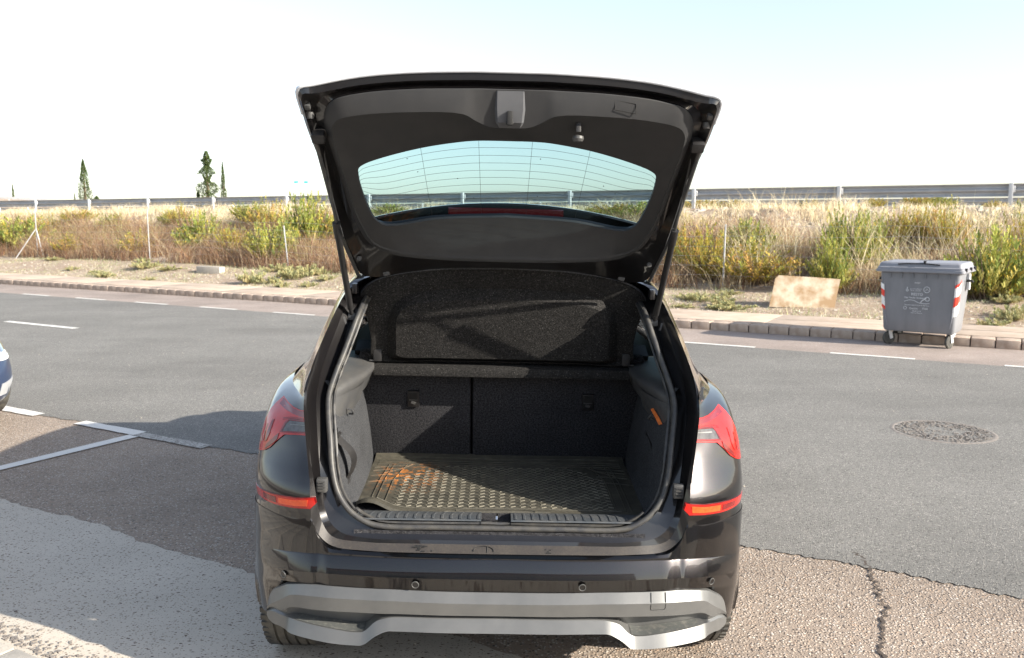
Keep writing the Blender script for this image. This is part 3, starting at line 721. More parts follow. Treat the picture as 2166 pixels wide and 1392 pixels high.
# ------------------------------------------------------------------ far trees, bank, sign
def tree(px, D, top, rad, style, label, seed, leafy=2600):
    rr = np.random.default_rng(seed); X = (px-1083)/F_PX*D; base = 1.2
    o = empty('conifer_tree' if style == 1 else 'cypress_tree', (X, D, base), 0, label, 'tree', 'far trees beyond the guardrail')
    H = top-base; mb = MB(); mb.tube([(0, 0, -.5), (.02, 0, H*.5), (0, 0, H*.93)], [.16*rad+.05, .09*rad+.03, .01], 7)
    for k in range(14):
        z = H*(.12+.055*k); a = rr.uniform(0, 6.28); L = rad*(1-z/H)*(.9 if style else .5); mb.tube([(0, 0, z), (L*math.cos(a), L*math.sin(a), z+L*.35)], [.04, .01], 5)
    mb.build('trunk', M['bark'], o)
    f = rr.random(leafy)**.8; a = rr.uniform(0, 6.283, leafy)
    if style == 0: prof = rad*(1-f)**.75*(.55+.45*np.clip(f/.12, 0, 1))*(1+.18*np.sin(a*3+f*17)+.10*np.sin(f*41+a))
    else:
        prof = rad*(.25+.95*(1-f)**1.1)*(.42+.58*np.abs(np.sin(f*15+.7))**1.3)*(1+.35*np.sin(a*2+np.floor(f*9)*2.1))
    r_ = prof*np.sqrt(rr.uniform(.25, 1.0, leafy)); c = np.stack([r_*np.cos(a), r_*np.sin(a), .25+f*(H-.25)], 1)
    s_ = rr.uniform(.08, .20, leafy)*(1.2 if style else .9); u = rr.normal(0, 1, (leafy, 3)); u /= np.linalg.norm(u, axis=1)[:, None]; v = np.cross(u, rr.normal(0, 1, (leafy, 3))); v /= np.linalg.norm(v, axis=1)[:, None]
    V = np.stack([c-u*s_[:, None]*.5, c+v*s_[:, None]*.4, c+u*s_[:, None]*.5, c-v*s_[:, None]*.4], 1).reshape(-1, 3)
    pal = np.array([(.055, .085, .03), (.075, .11, .035), (.04, .065, .03), (.10, .13, .04)]); C = np.repeat(pal[rr.integers(0, 4, leafy)]*rr.uniform(.7, 1.4, (leafy, 1)), 4, axis=0)
    q = np.arange(leafy)*4; npmesh('crown', V, np.stack([q, q+1, q+2, q+3], 1), M['plant'], o, C)
    return o
tree(190, 110, 9.1, 1.25, 0, 'tall pointed cypress with a bushy base on the left beyond the guardrail', 1, 4200)
tree(447, 112, 10.2, 1.75, 1, 'ragged dark conifer, tallest of the far trees', 2, 5200)
tree(480, 116, 9.1, .60, 0, 'slim cypress just right of the ragged conifer', 3, 2600)
tree(427, 112, 5.2, .7, 1, 'short bushy tree at the left foot of the ragged conifer', 8, 1200)
tree(40, 170, 8.3, .55, 0, 'small faint cypress at the far left', 4, 1500)
tree(168, 150, 6.0, .35, 0, 'tiny cypress just left of the bushy-based one', 5, 900)
tree(214, 118, 4.7, 1.1, 1, 'low bush at the foot of the left cypress', 6, 900)
# far bank on the left with its own rail
hb = MB(); rows = []
for q in range(15):
    X = -130+q*7.2; bell = math.exp(-((q-6.2)/5.0)**2)*2.55
    rows.append([(X, 96, .6), (X, 103, 1.5+bell*.85), (X, 107, 1.95+bell), (X, 130, 2.0+bell), (X, 170, .4)])
hb.grid(rows, 3, 3); o = hb.build('far_bank', M['earth'], None, 60); tag(o, kind='structure')
fg = empty('guardrail', (0, 107, 0), 0, 'thin distant guardrail on the low hill at the far left', 'guardrail')
P = [Vector((-130+q*7.2, 0, 2.55+math.exp(-((q-6.2)/5.0)**2)*2.55)) for q in range(15)]; P = [Vector(p) for p in cr(P, 4)]
mb = MB(); 
for a, b_ in zip(P[:-1], P[1:]): mb.add([a+Vector((0, 0, .14)), b_+Vector((0, 0, .14)), b_-Vector((0, 0, .14)), a-Vector((0, 0, .14)), a+Vector((0, .05, .14)), b_+Vector((0, .05, .14))], [(0, 1, 2, 3), (0, 4, 5, 1)])
mb.build('beam', M['galv'], fg, None)
for p in P[::2]:
    mb = MB(); mb.box(p+Vector((0, .05, -.3)), (.12, .08, .7)); mb.build('post', M['galv_pale'], fg)
sg = empty('road_sign', ((643-1083)/F_PX*150, 150, 2), 0, 'pale road sign with teal panels, far off in the bright sky left of the tailgate', 'road sign')
M['sign'] = plain('sign_white', (.86, .88, .88), .5); M['teal'] = plain('sign_teal', (.03, .32, .34), .5)
mb = MB(); mb.box((0, 0, 5.3), (2.5, .08, 1.5)); mb.build('panel', M['sign'], sg)
for x in (-.85, .85):
    mb = MB(); mb.box((x, -.06, 5.85), (.7, .03, .35)); mb.build('teal_plate', M['teal'], sg)
for z in (5.35, 5.0):
    mb = MB(); mb.box((.35, -.06, z), (1.3, .03, .06)); mb.build('text_bar', M['teal'], sg)
for x in (-.8, .8):
    mb = MB(); mb.tube([(x, .08, -1), (x, .08, 5)], .05, 6); mb.build('post', M['sign'], sg)

# ------------------------------------------------------------------ grey four-wheeled bin at the kerb
M['bin'] = plain('bin_plastic', (.170, .178, .195), .45, 0, 0, (.215, .222, .238), 7, .15, 300, stretch=(1.4, 1.4, .35), lo=.3, hi=.75)
M['bin_lid'] = plain('bin_lid_plastic', (.215, .22, .245), .45, 0, 0, (.25, .255, .28), 5, .15, 300)
M['sticker'] = plain('white_film', (.78, .78, .76), .35); M['stickred'] = plain('red_film', (.72, .05, .03), .35); M['print'] = plain('pale_print', (.62, .64, .66), .6)
bn = empty('waste_bin', (5.665, 11.84, 0), math.atan2(-.60, .80), 'grey four-wheeled waste bin with red and white stripes parked by the kerb', 'waste bin')
# local: x along the front, front is -y ; lid front width ~1.14, height 1.16
bn.scale = (.955, 1, .985)
def ring(hx, y0, y1, z, r_=.05, k=5):
    P = []
    for (cx, cy, a0) in ((hx-r_, y1-r_, 0), (-hx+r_, y1-r_, 90), (-hx+r_, y0+r_, 180), (hx-r_, y0+r_, 270)):
        for q in range(k): a = R(a0+90*q/(k-1)); P.append((cx+r_*math.cos(a), cy+r_*math.sin(a), z))
    return P
mb = MB(); mb.grid([ring(.40, -.22, .22, .195), ring(.455, -.275, .27, .205), ring(.470, -.295, .29, .24), ring(.480, -.31, .31, .40), ring(.505, -.345, .35, .75), ring(.520, -.375, .40, 1.02), ring(.535, -.39, .42, 1.03), ring(.535, -.39, .42, 1.045)], closed=True)
body = mb.build('body', M['bin'], bn, 30)
for s_ in (-1, 1):
    mb = MB(); mb.tube([(s_*.41, -.300, .28), (s_*.435, -.316, .42), (s_*.455, -.343, .68), (s_*.462, -.370, .95)], [.003, .006, .006, .003], 6); mb.build('corner_rib', M['bin_lid'], body)
for x in (-.38, -.23, -.08, .08, .23, .38):
    mb = MB(); mb.box((x, -.385, .985), (.012, .02, .06)); mb.build('rim_rib', M['bin'], body)
mb = MB(); mb.grid([ring(.555, -.415, .45, 1.03), ring(.575, -.430, .46, 1.035), ring(.575, -.430, .46, 1.065), ring(.560, -.420, .45, 1.072), ring(.560, -.420, .45, 1.095), ring(.545, -.40, .44, 1.105), ring(.535, -.385, .43, 1.145), ring(.515, -.36, .41, 1.165), ring(.40, -.20, .25, 1.175), ring(.1, -.05, .06, 1.18, .02)], closed=True)
lid = mb.build('lid', M['bin_lid'], bn, 30)
mb = MB(); mb.tube([(-.28, -.405, 1.14), (-.15, -.42, 1.15), (.1, -.42, 1.152), (.26, -.405, 1.14)], .008, 6); mb.build('handle_bar', M['black'], lid)
mb = MB(); mb.box((.06, -.36, 1.175), (.03, .05, .03), bev=.005); mb.build('lid_catch', M['black'], lid)
for y in (-.30, .05, .33):
    mb = MB(); mb.box((.572, y, 1.075), (.03, .05, .05), bev=.006); mb.build('lid_clip', M['black'], lid)
for sx in (-1, 1):
    mb = MB(); mb.tube([(sx*.53, .0, .92), (sx*.60, .0, .92), (sx*.615, .0, .90)], .018, 8); mb.build('trunnion', M['black'], bn)
    mb = MB(); mb.box((sx*.54, .12, .90), (.04, .10, .22), bev=.01); mb.build('side_bracket', M['galv_pale'], bn)
for sx in (-1, 1):
    y0 = -.388
    # striped warning sticker: front corner wrap
    def stripe(z0, z1, m_, nm):
        mb = MB(); zz = np.linspace(z0, z1, 6); rows = []
        for z in zz:
            f = (z-.2)/.82; hx = .470+.05*f; yy = -.295-.08*f
            rows.append([(sx*(hx-.052), yy-.004, z-.03), (sx*(hx-.028), yy-.002, z-.015), (sx*(hx+.001), yy+.02, z), (sx*(hx+.004), yy+.055, z+.02), (sx*(hx+.004), yy+(.13 if sx > 0 else .06), z+(.05 if sx > 0 else .02))])
        mb.grid(rows); mb.build(nm, m_, bn, None)
    if sx < 0:
        for z0, z1, m_, nm in ((.80, .88, 'sticker', 'white_stripe'), (.705, .80, 'stickred', 'red_stripe'), (.58, .705, 'sticker', 'white_stripe'), (.53, .58, 'stickred', 'red_stripe')): stripe(z0, z1, M[m_], nm)
    else:
        for z0, z1, m_, nm in ((.86, .90, 'stickred', 'red_stripe'), (.73, .86, 'sticker', 'white_stripe'), (.60, .73, 'stickred', 'red_stripe'), (.46, .60, 'sticker', 'white_stripe')): stripe(z0, z1, M[m_], nm)
for (x, y) in ((-.40, -.20), (.40, -.20), (-.36, .13), (.36, .13)):
    cs = empty('castor', (x, y, 0)); cs.parent = bn; cs.rotation_euler = (0, 0, -.75 if x < 0 else -.35); x = y = 0
    mb = MB(); mb.lathe([(.0, -.018), (.05, -.022), (.055, -.020), (.084, -.020), (.093, -.012), (.093, .012), (.084, .020), (.055, .020), (.05, .022), (.0, .018)], (x, y, .093), 'x', 24); mb.build('wheel', M['tyre'], cs)
    mb = MB(); mb.lathe([(.0, -.026), (.03, -.026), (.034, -.02)], (x, y, .093), 'x', 16); mb.build('hub', M['galv_pale'], cs)
    mb = MB()
    for s_ in (-1, 1): mb.box((x+s_*.030, y+.012, .14), (.006, .05, .12), Matrix.Rotation(.25, 3, 'X'))
    mb.box((x, y+.03, .20), (.09, .10, .012)); mb.build('fork', M['galv_pale'], cs)
def bin_text(s, x, z, size, nm='lettering', align='CENTER', mat=None, par=None, shear=0.0):
    cu = bpy.data.curves.new('t', 'FONT'); cu.body = s; cu.size = size; cu.align_x = align; cu.extrude = .0006; cu.resolution_u = 2; cu.shear = shear
    to = bpy.data.objects.new('t', cu); COL.objects.link(to); dg = bpy.context.evaluated_depsgraph_get(); me = bpy.data.meshes.new_from_object(to.evaluated_get(dg))
    bpy.data.objects.remove(to)
    o = bpy.data.objects.new(nm, me); me.materials.clear(); me.materials.append(mat or M['print']); COL.objects.link(o); o.parent = par or bn
    f = (z-.2)/.82; o.location = (x, -.305-.078*f-.002, z); o.rotation_euler = (R(90)+math.atan(.095), 0, 0); return o
bx = -.02
bin_text('3/1004', bx, .880, .026)
bin_text('AYUNTAMIENTO', bx-.015, .797, .020); bin_text('DE LA CIUDAD', bx-.02, .775, .020)
bin_text('RESTO', bx, .715, .052)
bin_text('Más Medio Ambiente', bx-.02, .672, .034)
bin_text('Mancomunidad Integral de Servicios', bx, .575, .022); bin_text('Gestión', bx-.04, .525, .036); bin_text('7568', bx+.11, .527, .036)
bin_text('900 00 04 18', bx, .492, .022); bin_text('www.residuos.es', bx, .468, .022)
def ring_mark(x, z, r_, wv, nm):
    mb = MB(); mb.lathe([(r_-wv, 0), (r_, 0), (r_, .002), (r_-wv, .002)], (0, 0, 0), 'z', 28); o = mb.build(nm, M['print'], bn, None)
    f = (z-.2)/.82; o.location = (x, -.305-.078*f-.003, z); o.rotation_euler = (R(90), 0, 0)
ring_mark(bx+.125, .80, .042, .006, 'emblem_ring'); ring_mark(bx+.135, .672, .030, .007, 'emblem_ring'); ring_mark(bx-.13, .785, .017, .006, 'emblem_ring'); ring_mark(bx-.15, .538, .022, .004, 'emblem_ring')
def yb(z): return -.305-.078*(z-.2)/.82-.002
mb = MB(); P = [(bx-.165, .630), (bx-.10, .650), (bx-.04, .645), (bx+.03, .615), (bx+.09, .607), (bx+.165, .612)]; P = cr([(p[0], yb(p[1]), p[1]) for p in P], 4); mb.tube([Vector(p) for p in P], .0035, 5); mb.build('swoosh', M['print'], bn)
mb = MB(); P = cr([(bx+.05, yb(.62), .62), (bx+.07, yb(.65), .65), (bx+.095, yb(.665), .665), (bx+.12, yb(.70), .695)], 4); mb.tube([Vector(p) for p in P], .005, 5); mb.build('emblem_stroke', M['print'], bn)
mb = MB(); mb.tube([(bx-.13, yb(.80), .83), (bx-.13, yb(.80), .80)], .004, 5); mb.tube([(bx+.11, yb(.8), .785), (bx+.125, yb(.8), .815), (bx+.145, yb(.8), .79)], .003, 5); mb.build('emblem_stroke', M['print'], bn)

# ================================================================== the open SUV
# car frame: x right, y forward from the rear bumper, z up.  Solved against the photograph: the car sits 1.3 deg rolled, 1.1 deg yawed
Oc = np.array([-0.02769, -2.77458, 1.73573]); fwc = Vector((0.0184703, 0.991698, -0.1272551)); rc = Vector((0.9996158, -0.0156855, 0.0228507)); uc = Vector((-0.020665, 0.1276283, 0.9916068))
fww = Vector((0, math.cos(PITCH), -math.sin(PITCH))); rw = Vector((1, 0, 0)); uw = Vector((0, math.sin(PITCH), math.cos(PITCH)))
Bc = Matrix((rc, uc, fwc)).transposed(); Bw = Matrix((rw, uw, fww)).transposed()
Rcar = Bw @ Bc.transposed(); pos = Vector((0, 0, EYE)) - Rcar @ Vector(Oc)
car = empty('suv_car', (0, 0, 0), 0, 'glossy black SUV seen from behind with its tailgate wide open', 'car')
car.matrix_world = Matrix.Translation(pos) @ Rcar.to_4x4()

# --- plan curves of the body side by height -------------------------------------------------
M['felt_rim_lit'] = carpet('lit_rim_felt', (.055, .055, .058), (.11, .11, .115), 150)  # paler felt paints the light caught on the parcel shelf rim
ROWS = [
 (.700, [(.644, .060), (.70, .085), (.76, .124), (.82, .18), (.868, .24), (.895, .30), (.905, .40), (.908, .55), (.908, .90), (.902, 1.6), (.902, 2.6), (.892, 3.3), (.84, 3.85)]),
 (.728, [(.640, .066), (.70, .095), (.76, .134), (.82, .19), (.865, .25), (.892, .31), (.905, .40), (.908, .55), (.908, .90), (.902, 1.6), (.902, 2.6), (.892, 3.3), (.84, 3.85)]),
 (.790, [(.641, .066), (.70, .096), (.76, .134), (.82, .186), (.864, .236), (.888, .29), (.901, .40), (.905, .55), (.905, .90), (.898, 1.6), (.898, 2.6), (.889, 3.3), (.835, 3.85)]),
 (.900, [(.657, .085), (.70, .105), (.76, .145), (.81, .188), (.852, .24), (.878, .30), (.892, .40), (.898, .55), (.898, .90), (.890, 1.6), (.890, 2.6), (.882, 3.3), (.82, 3.82)]),
 (.975, [(.667, .100), (.705, .122), (.75, .148), (.795, .182), (.838, .24), (.864, .30), (.882, .40), (.890, .55), (.892, .90), (.880, 1.6), (.880, 2.6), (.872, 3.2), (.80, 3.74)]),
 (1.045, [(.675, .118), (.71, .148), (.745, .178), (.782, .220), (.82, .28), (.845, .335), (.866, .42), (.878, .55), (.882, .90), (.868, 1.6), (.868, 2.6), (.845, 3.1), (.76, 3.55)]),
 (1.085, [(.680, .135), (.705, .165), (.728, .198), (.758, .245), (.795, .31), (.820, .37), (.845, .45), (.862, .58), (.870, .90), (.850, 1.6), (.850, 2.6), (.80, 2.95), (.74, 3.3)]),
 (1.110, [(.684, .145), (.70, .18), (.715, .225), (.735, .29), (.765, .36), (.787, .42), (.808, .50), (.826, .62), (.835, .90), (.825, 1.6), (.825, 2.5), (.77, 2.85), (.72, 3.1)])]
ROWS = [(z, [(x, y-(.020 if .75 < z < .8 else .012 if .72 < z < .75 else 0)*max(0, min(1, (.90-x)/.06))+.25*max(0, min(z, 1.0)-.79)*max(0, min(1, (.90-x)/.1)), ) if i < 8 else (x, y) for i, (x, y) in enumerate(P)]) for z, P in ROWS]
_g = MB(); _g.grid([[(x, y, z) for x, y in P] for z, P in ROWS], 5, 3); _nc = 12*5+1
_rows = [_g.V[i*_nc:i*_nc+42] for i in range(len(_g.V)//_nc)]
_rz = [float(np.mean([v[2] for v in r_[:30]])) for r_ in _rows]
def ysurf(x, z):
    x = abs(x); i = int(np.clip(np.searchsorted(_rz, z)-1, 0, len(_rz)-2)); o = []
    for k in (i, i+1): r_ = _rows[k]; o.append((np.interp(x, [v[0] for v in r_], [v[1] for v in r_]), np.interp(x, [v[0] for v in r_], [v[2] for v in r_])))
    f = (z-o[0][1])/(o[1][1]-o[0][1]+1e-9); f = min(1.0, max(0.0, f)); return float(o[0][0]*(1-f)+o[1][0]*f)
def ybump(x, z=0):
    return float(np.interp(abs(x), [0, .2, .4, .53, .585, .62, .644, .70, .76, .82, .87, .897, .907], [0, 0, .012, .03, .04, .055, .06, .085, .125, .18, .24, .30, .38]))

# --- quarter panels and body sides ----------------------------------------------------------
mb = MB(); mb.grid([[(x, y, z) for x, y in P] for z, P in ROWS], 5, 3); mb.mirror()
mb.build('body_side', M['paint'], car, 40)
# lower sides between the arches, arches cut out
mb = MB(); ARC = ((.69, .35), (3.40, .35)); RA = .37
def low(y):
    b = .26
    for cy, cz in ARC:
        if abs(y-cy) < RA: b = max(b, cz+math.sqrt(RA*RA-(y-cy)**2))
    return min(b, .705)
ys = sorted(set([.68+q*.02 for q in range(0, 19)]+[1.061+.15*q for q in range(0, 13)]+[3.026+.03*q for q in range(0, 26)]+[3.8]))
rows = []
for y in ys:
    b = low(y); rows.append([((.908 if y < 3.3 else .908-.07*((y-3.3)/.5)**2)-.0*k-.02*max(0, .45-z)-.002, y, z) for k, z in enumerate(np.linspace(.703, b, 6))])
mb.grid(rows); mb.mirror(); mb.build('lower_side', M['paint'], car, 40)
for sx in (-1, 1):       # dark plastic arch mouldings
    for cy, cz in ARC:
        mb = MB(); rows = []
        for a in np.linspace(R(-14 if cy < 1 else -10), R(148 if cy < 1 else 190), 26):
            c, s = math.cos(a), math.sin(a); rows.append([(.900, cy+c*(RA+.035), max(.22, cz+s*(RA+.035))), (.911, cy+c*(RA+.02), max(.22, cz+s*(RA+.02))), (.913, cy+c*RA, max(.22, cz+s*RA)), (.905, cy+c*(RA-.012), max(.22, cz+s*(RA-.012))), (.62, cy+c*(RA-.012), max(.22, cz+s*(RA-.012)))])
        mb.grid(rows); mb.flipx(sx); mb.build('arch_moulding', M['trim_dark'], car, 40)
# --- pillars, roof, bonnet -------------------------------------------------------------------
# rear pillar outer skin from shut line to side window
PIL = [
 (1.110, [(.684, .145), (.715, .225), (.765, .36), (.80, .50), (.826, .80)]),
 (1.150, [(.686, .20), (.712, .29), (.744, .41), (.775, .56), (.795, .84)]),
 (1.205, [(.676, .262), (.698, .35), (.722, .455), (.750, .62), (.770, .88)]),
 (1.286, [(.655, .345), (.677, .44), (.703, .560), (.725, .74), (.740, .94)]),
 (1.350, [(.638, .435), (.659, .52), (.680, .625), (.698, .80), (.710, 1.0)]),
 (1.424, [(.614, .535), (.633, .61), (.652, .70), (.668, .86), (.676, 1.06)]),
 (1.480, [(.590, .600), (.600, .66), (.615, .74), (.628, .90), (.632, 1.12)]),
 (1.512, [(.560, .640), (.565, .70), (.572, .78), (.58, .94), (.585, 1.16)])]
mb = MB(); mb.grid([[(x, y, z) for x, y in P] for z, P in PIL], 5, 3)
PILV = (list(mb.V), list(mb.F))
for sx in (-1, 1):
    m2 = MB(); m2.add(*PILV); m2.flipx(sx); m2.build('rear_pillar', M['paint'], car, 40)
mb = MB()
def roofz(x, y): return 1.575-.05*(abs(x)/.6)**2.4-.055*((y-1.9)/1.3)**2
rows = [[(x, y, roofz(x, y)) for x in np.linspace(-.60, .60, 15)] for y in np.linspace(.64, 2.9, 12)]
mb.grid(rows, 1, 1); mb.build('roof', M['paint'], car, 40)
mb = MB(); mb.grid([[(.585, y, 1.515-.03*((y-1.9)/1.3)**2), (.63, y, 1.485-.03*((y-1.9)/1.3)**2), (.655, y, 1.44-.03*((y-1.9)/1.3)**2)] for y in np.linspace(1.1, 2.8, 8)]); mb.mirror(); mb.build('roof_edge', M['paint'], car, 40)
for sx in (-1, 1):
    rl = cr([(sx*.60, .85, 1.52), (sx*.60, 1.2, 1.575), (sx*.60, 1.9, 1.605), (sx*.59, 2.6, 1.57), (sx*.59, 2.85, 1.52)], 5)
    mb = MB(); mb.tube(rl, .014, 8); mb.grid([[(p[0], p[1], p[2]) for p in rl], [(p[0], p[1], 1.47) for p in rl]]); mb.build('roof_rail', M['silver'], car)  # skirt under the rail is added to close the gap in its cast shadow
    # side windows: rear quarter, rear door, front door, as panes with dark surround posts
    for (ya, yb_) in ((.86, 1.28), (1.36, 1.98), (2.08, 2.90)):
        mb = MB(); rows = []
        for f in np.linspace(0, 1, 5):
            z = 1.115+f*.33; xx = .826-(.826-.650)*f
            y0 = ya+(f*.26 if ya < .9 else 0); y1 = yb_-(f*.02 if yb_ < 2.5 else f*.42); rows.append([(xx, y0, z), (xx+.006, (y0+y1)/2, z), (xx, y1, z)])
        mb.grid(rows, 3); mb.flipx(sx); mb.build('side_window', M['glass' if ya < .9 else 'glass_dark'], car, None)
    for y0, y1, tp in ((1.27, 1.37, 0), (1.97, 2.09, 0)):
        mb = MB(); mb.grid([[(.826-.176*f, y0+tp, 1.11+.335*f), (.832-.176*f, y1+tp, 1.11+.335*f)] for f in (0, .5, 1)]); mb.flipx(sx); mb.build('door_pillar', M['trim_dark'], car)
    mb = MB(); mb.tube([(sx*.79, 3.2, 1.10), (sx*.72, 2.85, 1.30), (sx*.60, 2.45, 1.47)], .035, 8); mb.build('front_pillar', M['paint'], car)
    mb = MB(); mb.box((sx*.95, 2.75, 1.12), (.20, .09, .13), bev=.03); mb.box((sx*.87, 2.75, 1.07), (.10, .05, .03)); mb.build('door_mirror', M['paint'], car)
mb = MB(); mb.grid([[(x, 3.25-.25*f*1.9-.15*(x/.7)**2, 1.08+.42*f) for x in np.linspace(-.74+.14*f, .74-.14*f, 9)] for f in np.linspace(0, 1, 4)]); mb.build('windscreen', M['glass'], car, None)
mb = MB(); rows = []
for y, z, xw in ((3.1, 1.10, .74), (3.4, 1.065, .76), (3.8, .99, .75), (4.05, .90, .70), (4.20, .76, .66), (4.24, .55, .64), (4.2, .30, .62)):
    rows.append([(xw*s_, y-.28*abs(s_)**3, z-.05*abs(s_)**4) for s_ in np.linspace(-1.12, 1.12, 13)])
mb.grid(rows, 1, 3); mb.build('bonnet', M['paint'], car, 40)
mb = MB(); mb.grid([[(.84, 3.85, .26), (.84, 3.85, .70), (.80, 3.74, .95)], [(.78, 4.02, .26), (.79, 4.02, .70), (.76, 3.9, .93)], [(.70, 4.1, .26), (.72, 4.15, .70), (.70, 4.0, .90)]]); mb.mirror(); mb.build('front_corner', M['paint'], car)
# underbody and cabin floor
mb = MB(); mb.box((0, 2.15, .30), (1.60, 3.4, .10)); mb.box((0, .45, .36), (1.20, .55, .10)); mb.build('underbody', M['black'], car)
mb = MB(); mb.box((0, 2.0, .62), (1.60, 2.0, .04)); mb.box((0, 3.1, .98), (1.4, .35, .22)); mb.build('cabin_floor', M['trim_dark'], car)
for x in (-.38, .38):
    st_ = MB(); st_.box((x, 2.25, .98), (.50, .14, .62), Matrix.Rotation(.15, 3, 'X'), .05); st_.box((x, 2.32, 1.36), (.26, .10, .17), bev=.04); st_.build('front_seat', M['trim_dark'], car)
# inner side: dark lining below belt line and pale rear pillar trims
for sx in (-1, 1):
    mb = MB(); mb.grid([[(.80, .95, .6), (.80, 3.2, .6)], [(.80, .95, 1.09), (.80, 3.2, 1.09)]]); mb.flipx(sx); mb.build('door_lining', M['trim_dark'], car)

# --- wheels -----------------------------------------------------------------------------------
def wheel(sx, y, dz):
    wx = sx*.795; c = (wx, y, .335+dz); o = empty('wheel', (0, 0, 0)); o.parent = car
    prof = [(.225, -.085), (.27, -.105), (.305, -.108), (.325, -.092), (.332, -.075)]
    for gx in (-.055, -.018, .018, .055):
        prof += [(.334, gx-.0052), (.326, gx-.0045), (.326, gx+.0045), (.334, gx+.0052)]
    prof += [(.332, .075), (.325, .092), (.305, .108), (.27, .105), (.225, .085)]
    mb = MB(); mb.lathe(prof, c, 'x', 64)
    for k in range(60):
        a = 2*math.pi*k/60
        for s_ in (-1, 1):
            m3 = Matrix.Rotation(-a, 3, 'X'); p = Vector((s_*.093, 0, 0)); mb.box(Vector(c)+Vector((s_*.090, .326*math.cos(a), .326*math.sin(a))), (.028, .020, .010), Matrix.Rotation(a, 3, 'X') @ Matrix.Rotation(R(90), 3, 'X'))
    mb.build('tyre', M['tyre'], o, 30)
    mb = MB(); mb.lathe([(.0, sx*.05), (.06, sx*.06), (.10, sx*.04), (.20, sx*.07), (.225, sx*.085), (.225, -sx*.085), (.0, -sx*.06)], c, 'x', 40); mb.build('rim', M['alloy'], o)
wheel(-1, .67, -.022); wheel(1, .67, .020); wheel(-1, 3.40, -.02); wheel(1, 3.40, .02)

# --- opening: seal loop, jamb -------------------------------------------------------------------
S = [(0, .095, .676), (.21, .095, .676), (.42, .096, .679), (.475, .099, .698), (.523, .109, .732), (.562, .128, .785), (.584, .150, .86), (.597, .185, .95), (.613, .235, 1.035), (.619, .275, 1.09), (.606, .335, 1.16), (.588, .385, 1.22), (.566, .45, 1.30), (.547, .51, 1.37), (.530, .71, 1.425), (.44, .72, 1.46), (.22, .72, 1.474), (0, .72, 1.476)]
J1 = [(0, .078, .652), (.22, .078, .652), (.44, .080, .654), (.505, .09, .672), (.548, .108, .710), (.585, .15, .78), (.604, .18, .86), (.618, .215, .95), (.632, .262, 1.035), (.640, .31, 1.09), (.628, .375, 1.165), (.611, .43, 1.23), (.588, .495, 1.315), (.568, .55, 1.385), (.552, .715, 1.44), (.455, .73, 1.482), (.22, .74, 1.495), (0, .74, 1.497)]
J2 = [(0, .064, .640), (.23, .064, .640), (.45, .068, .641), (.545, .085, .655), (.588, .095, .695), (.622, .145, .79), (.632, .165, .86), (.643, .185, .95), (.655, .225, 1.035), (.662, .26, 1.09), (.655, .32, 1.175), (.640, .385, 1.245), (.620, .455, 1.325), (.598, .525, 1.40), (.578, .67, 1.462), (.47, .72, 1.50), (.22, .74, 1.515), (0, .74, 1.52)]
J3 = [(0, .058, .628), (.23, .060, .628), (.46, .066, .628), (.575, .084, .640), (.610, .088, .690), (.630, .085, .79), (.645, .10, .87), (.658, .115, .955), (.668, .135, 1.04), (.674, .150, 1.09), (.680, .215, 1.165), (.672, .285, 1.225), (.650, .37, 1.305), (.630, .455, 1.375), (.60, .545, 1.445), (.53, .60, 1.495), (.22, .63, 1.525), (0, .635, 1.53)]
T = [(0, .030, .606), (.23, .032, .606), (.45, .044, .606), (.572, .066, .613), (.618, .070, .650), (.643, .062, .712), (.652, .080, .86), (.664, .098, .955), (.675, .118, 1.045), (.680, .135, 1.085), (.684, .20, 1.150), (.676, .262, 1.205), (.655, .345, 1.286), (.638, .435, 1.350), (.614, .535, 1.424), (.59, .60, 1.480), (.3, .64, 1.52), (0, .645, 1.535)]
K = 5
def loopgrid(loops, nm, mat, ang=32, par=None, k=K, extra=None):
    mb = MB(); mb.grid([cr(L, k) for L in loops]); mb.mirror(); return mb.build(nm, mat, par or car, ang)
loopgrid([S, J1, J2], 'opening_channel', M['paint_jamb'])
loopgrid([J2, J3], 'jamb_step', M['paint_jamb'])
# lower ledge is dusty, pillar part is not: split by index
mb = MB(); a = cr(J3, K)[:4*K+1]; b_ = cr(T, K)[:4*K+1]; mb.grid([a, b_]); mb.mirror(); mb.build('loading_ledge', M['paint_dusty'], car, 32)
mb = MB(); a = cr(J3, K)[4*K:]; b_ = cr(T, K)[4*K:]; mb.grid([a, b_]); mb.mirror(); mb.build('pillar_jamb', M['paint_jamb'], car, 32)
Sfull = [tuple(p) for p in cr(S, 6)]; Sfull = Sfull+[(-p[0], p[1], p[2]) for p in Sfull[::-1][1:-1]]
mb = MB(); mb.tube([(x, y-.008, z) for x, y, z in Sfull], .0105, 8, closed=True); mb.build('rubber_seal', M['rubber'], car, 60)
inS = [(x*.975-.0, y+.012, z+(.010 if z < .72 else 0)) for x, y, z in Sfull]
mb = MB(); mb.tube(inS, .006, 6, closed=True); mb.build('seal_inner_lip', M['rubber'], car, 60)
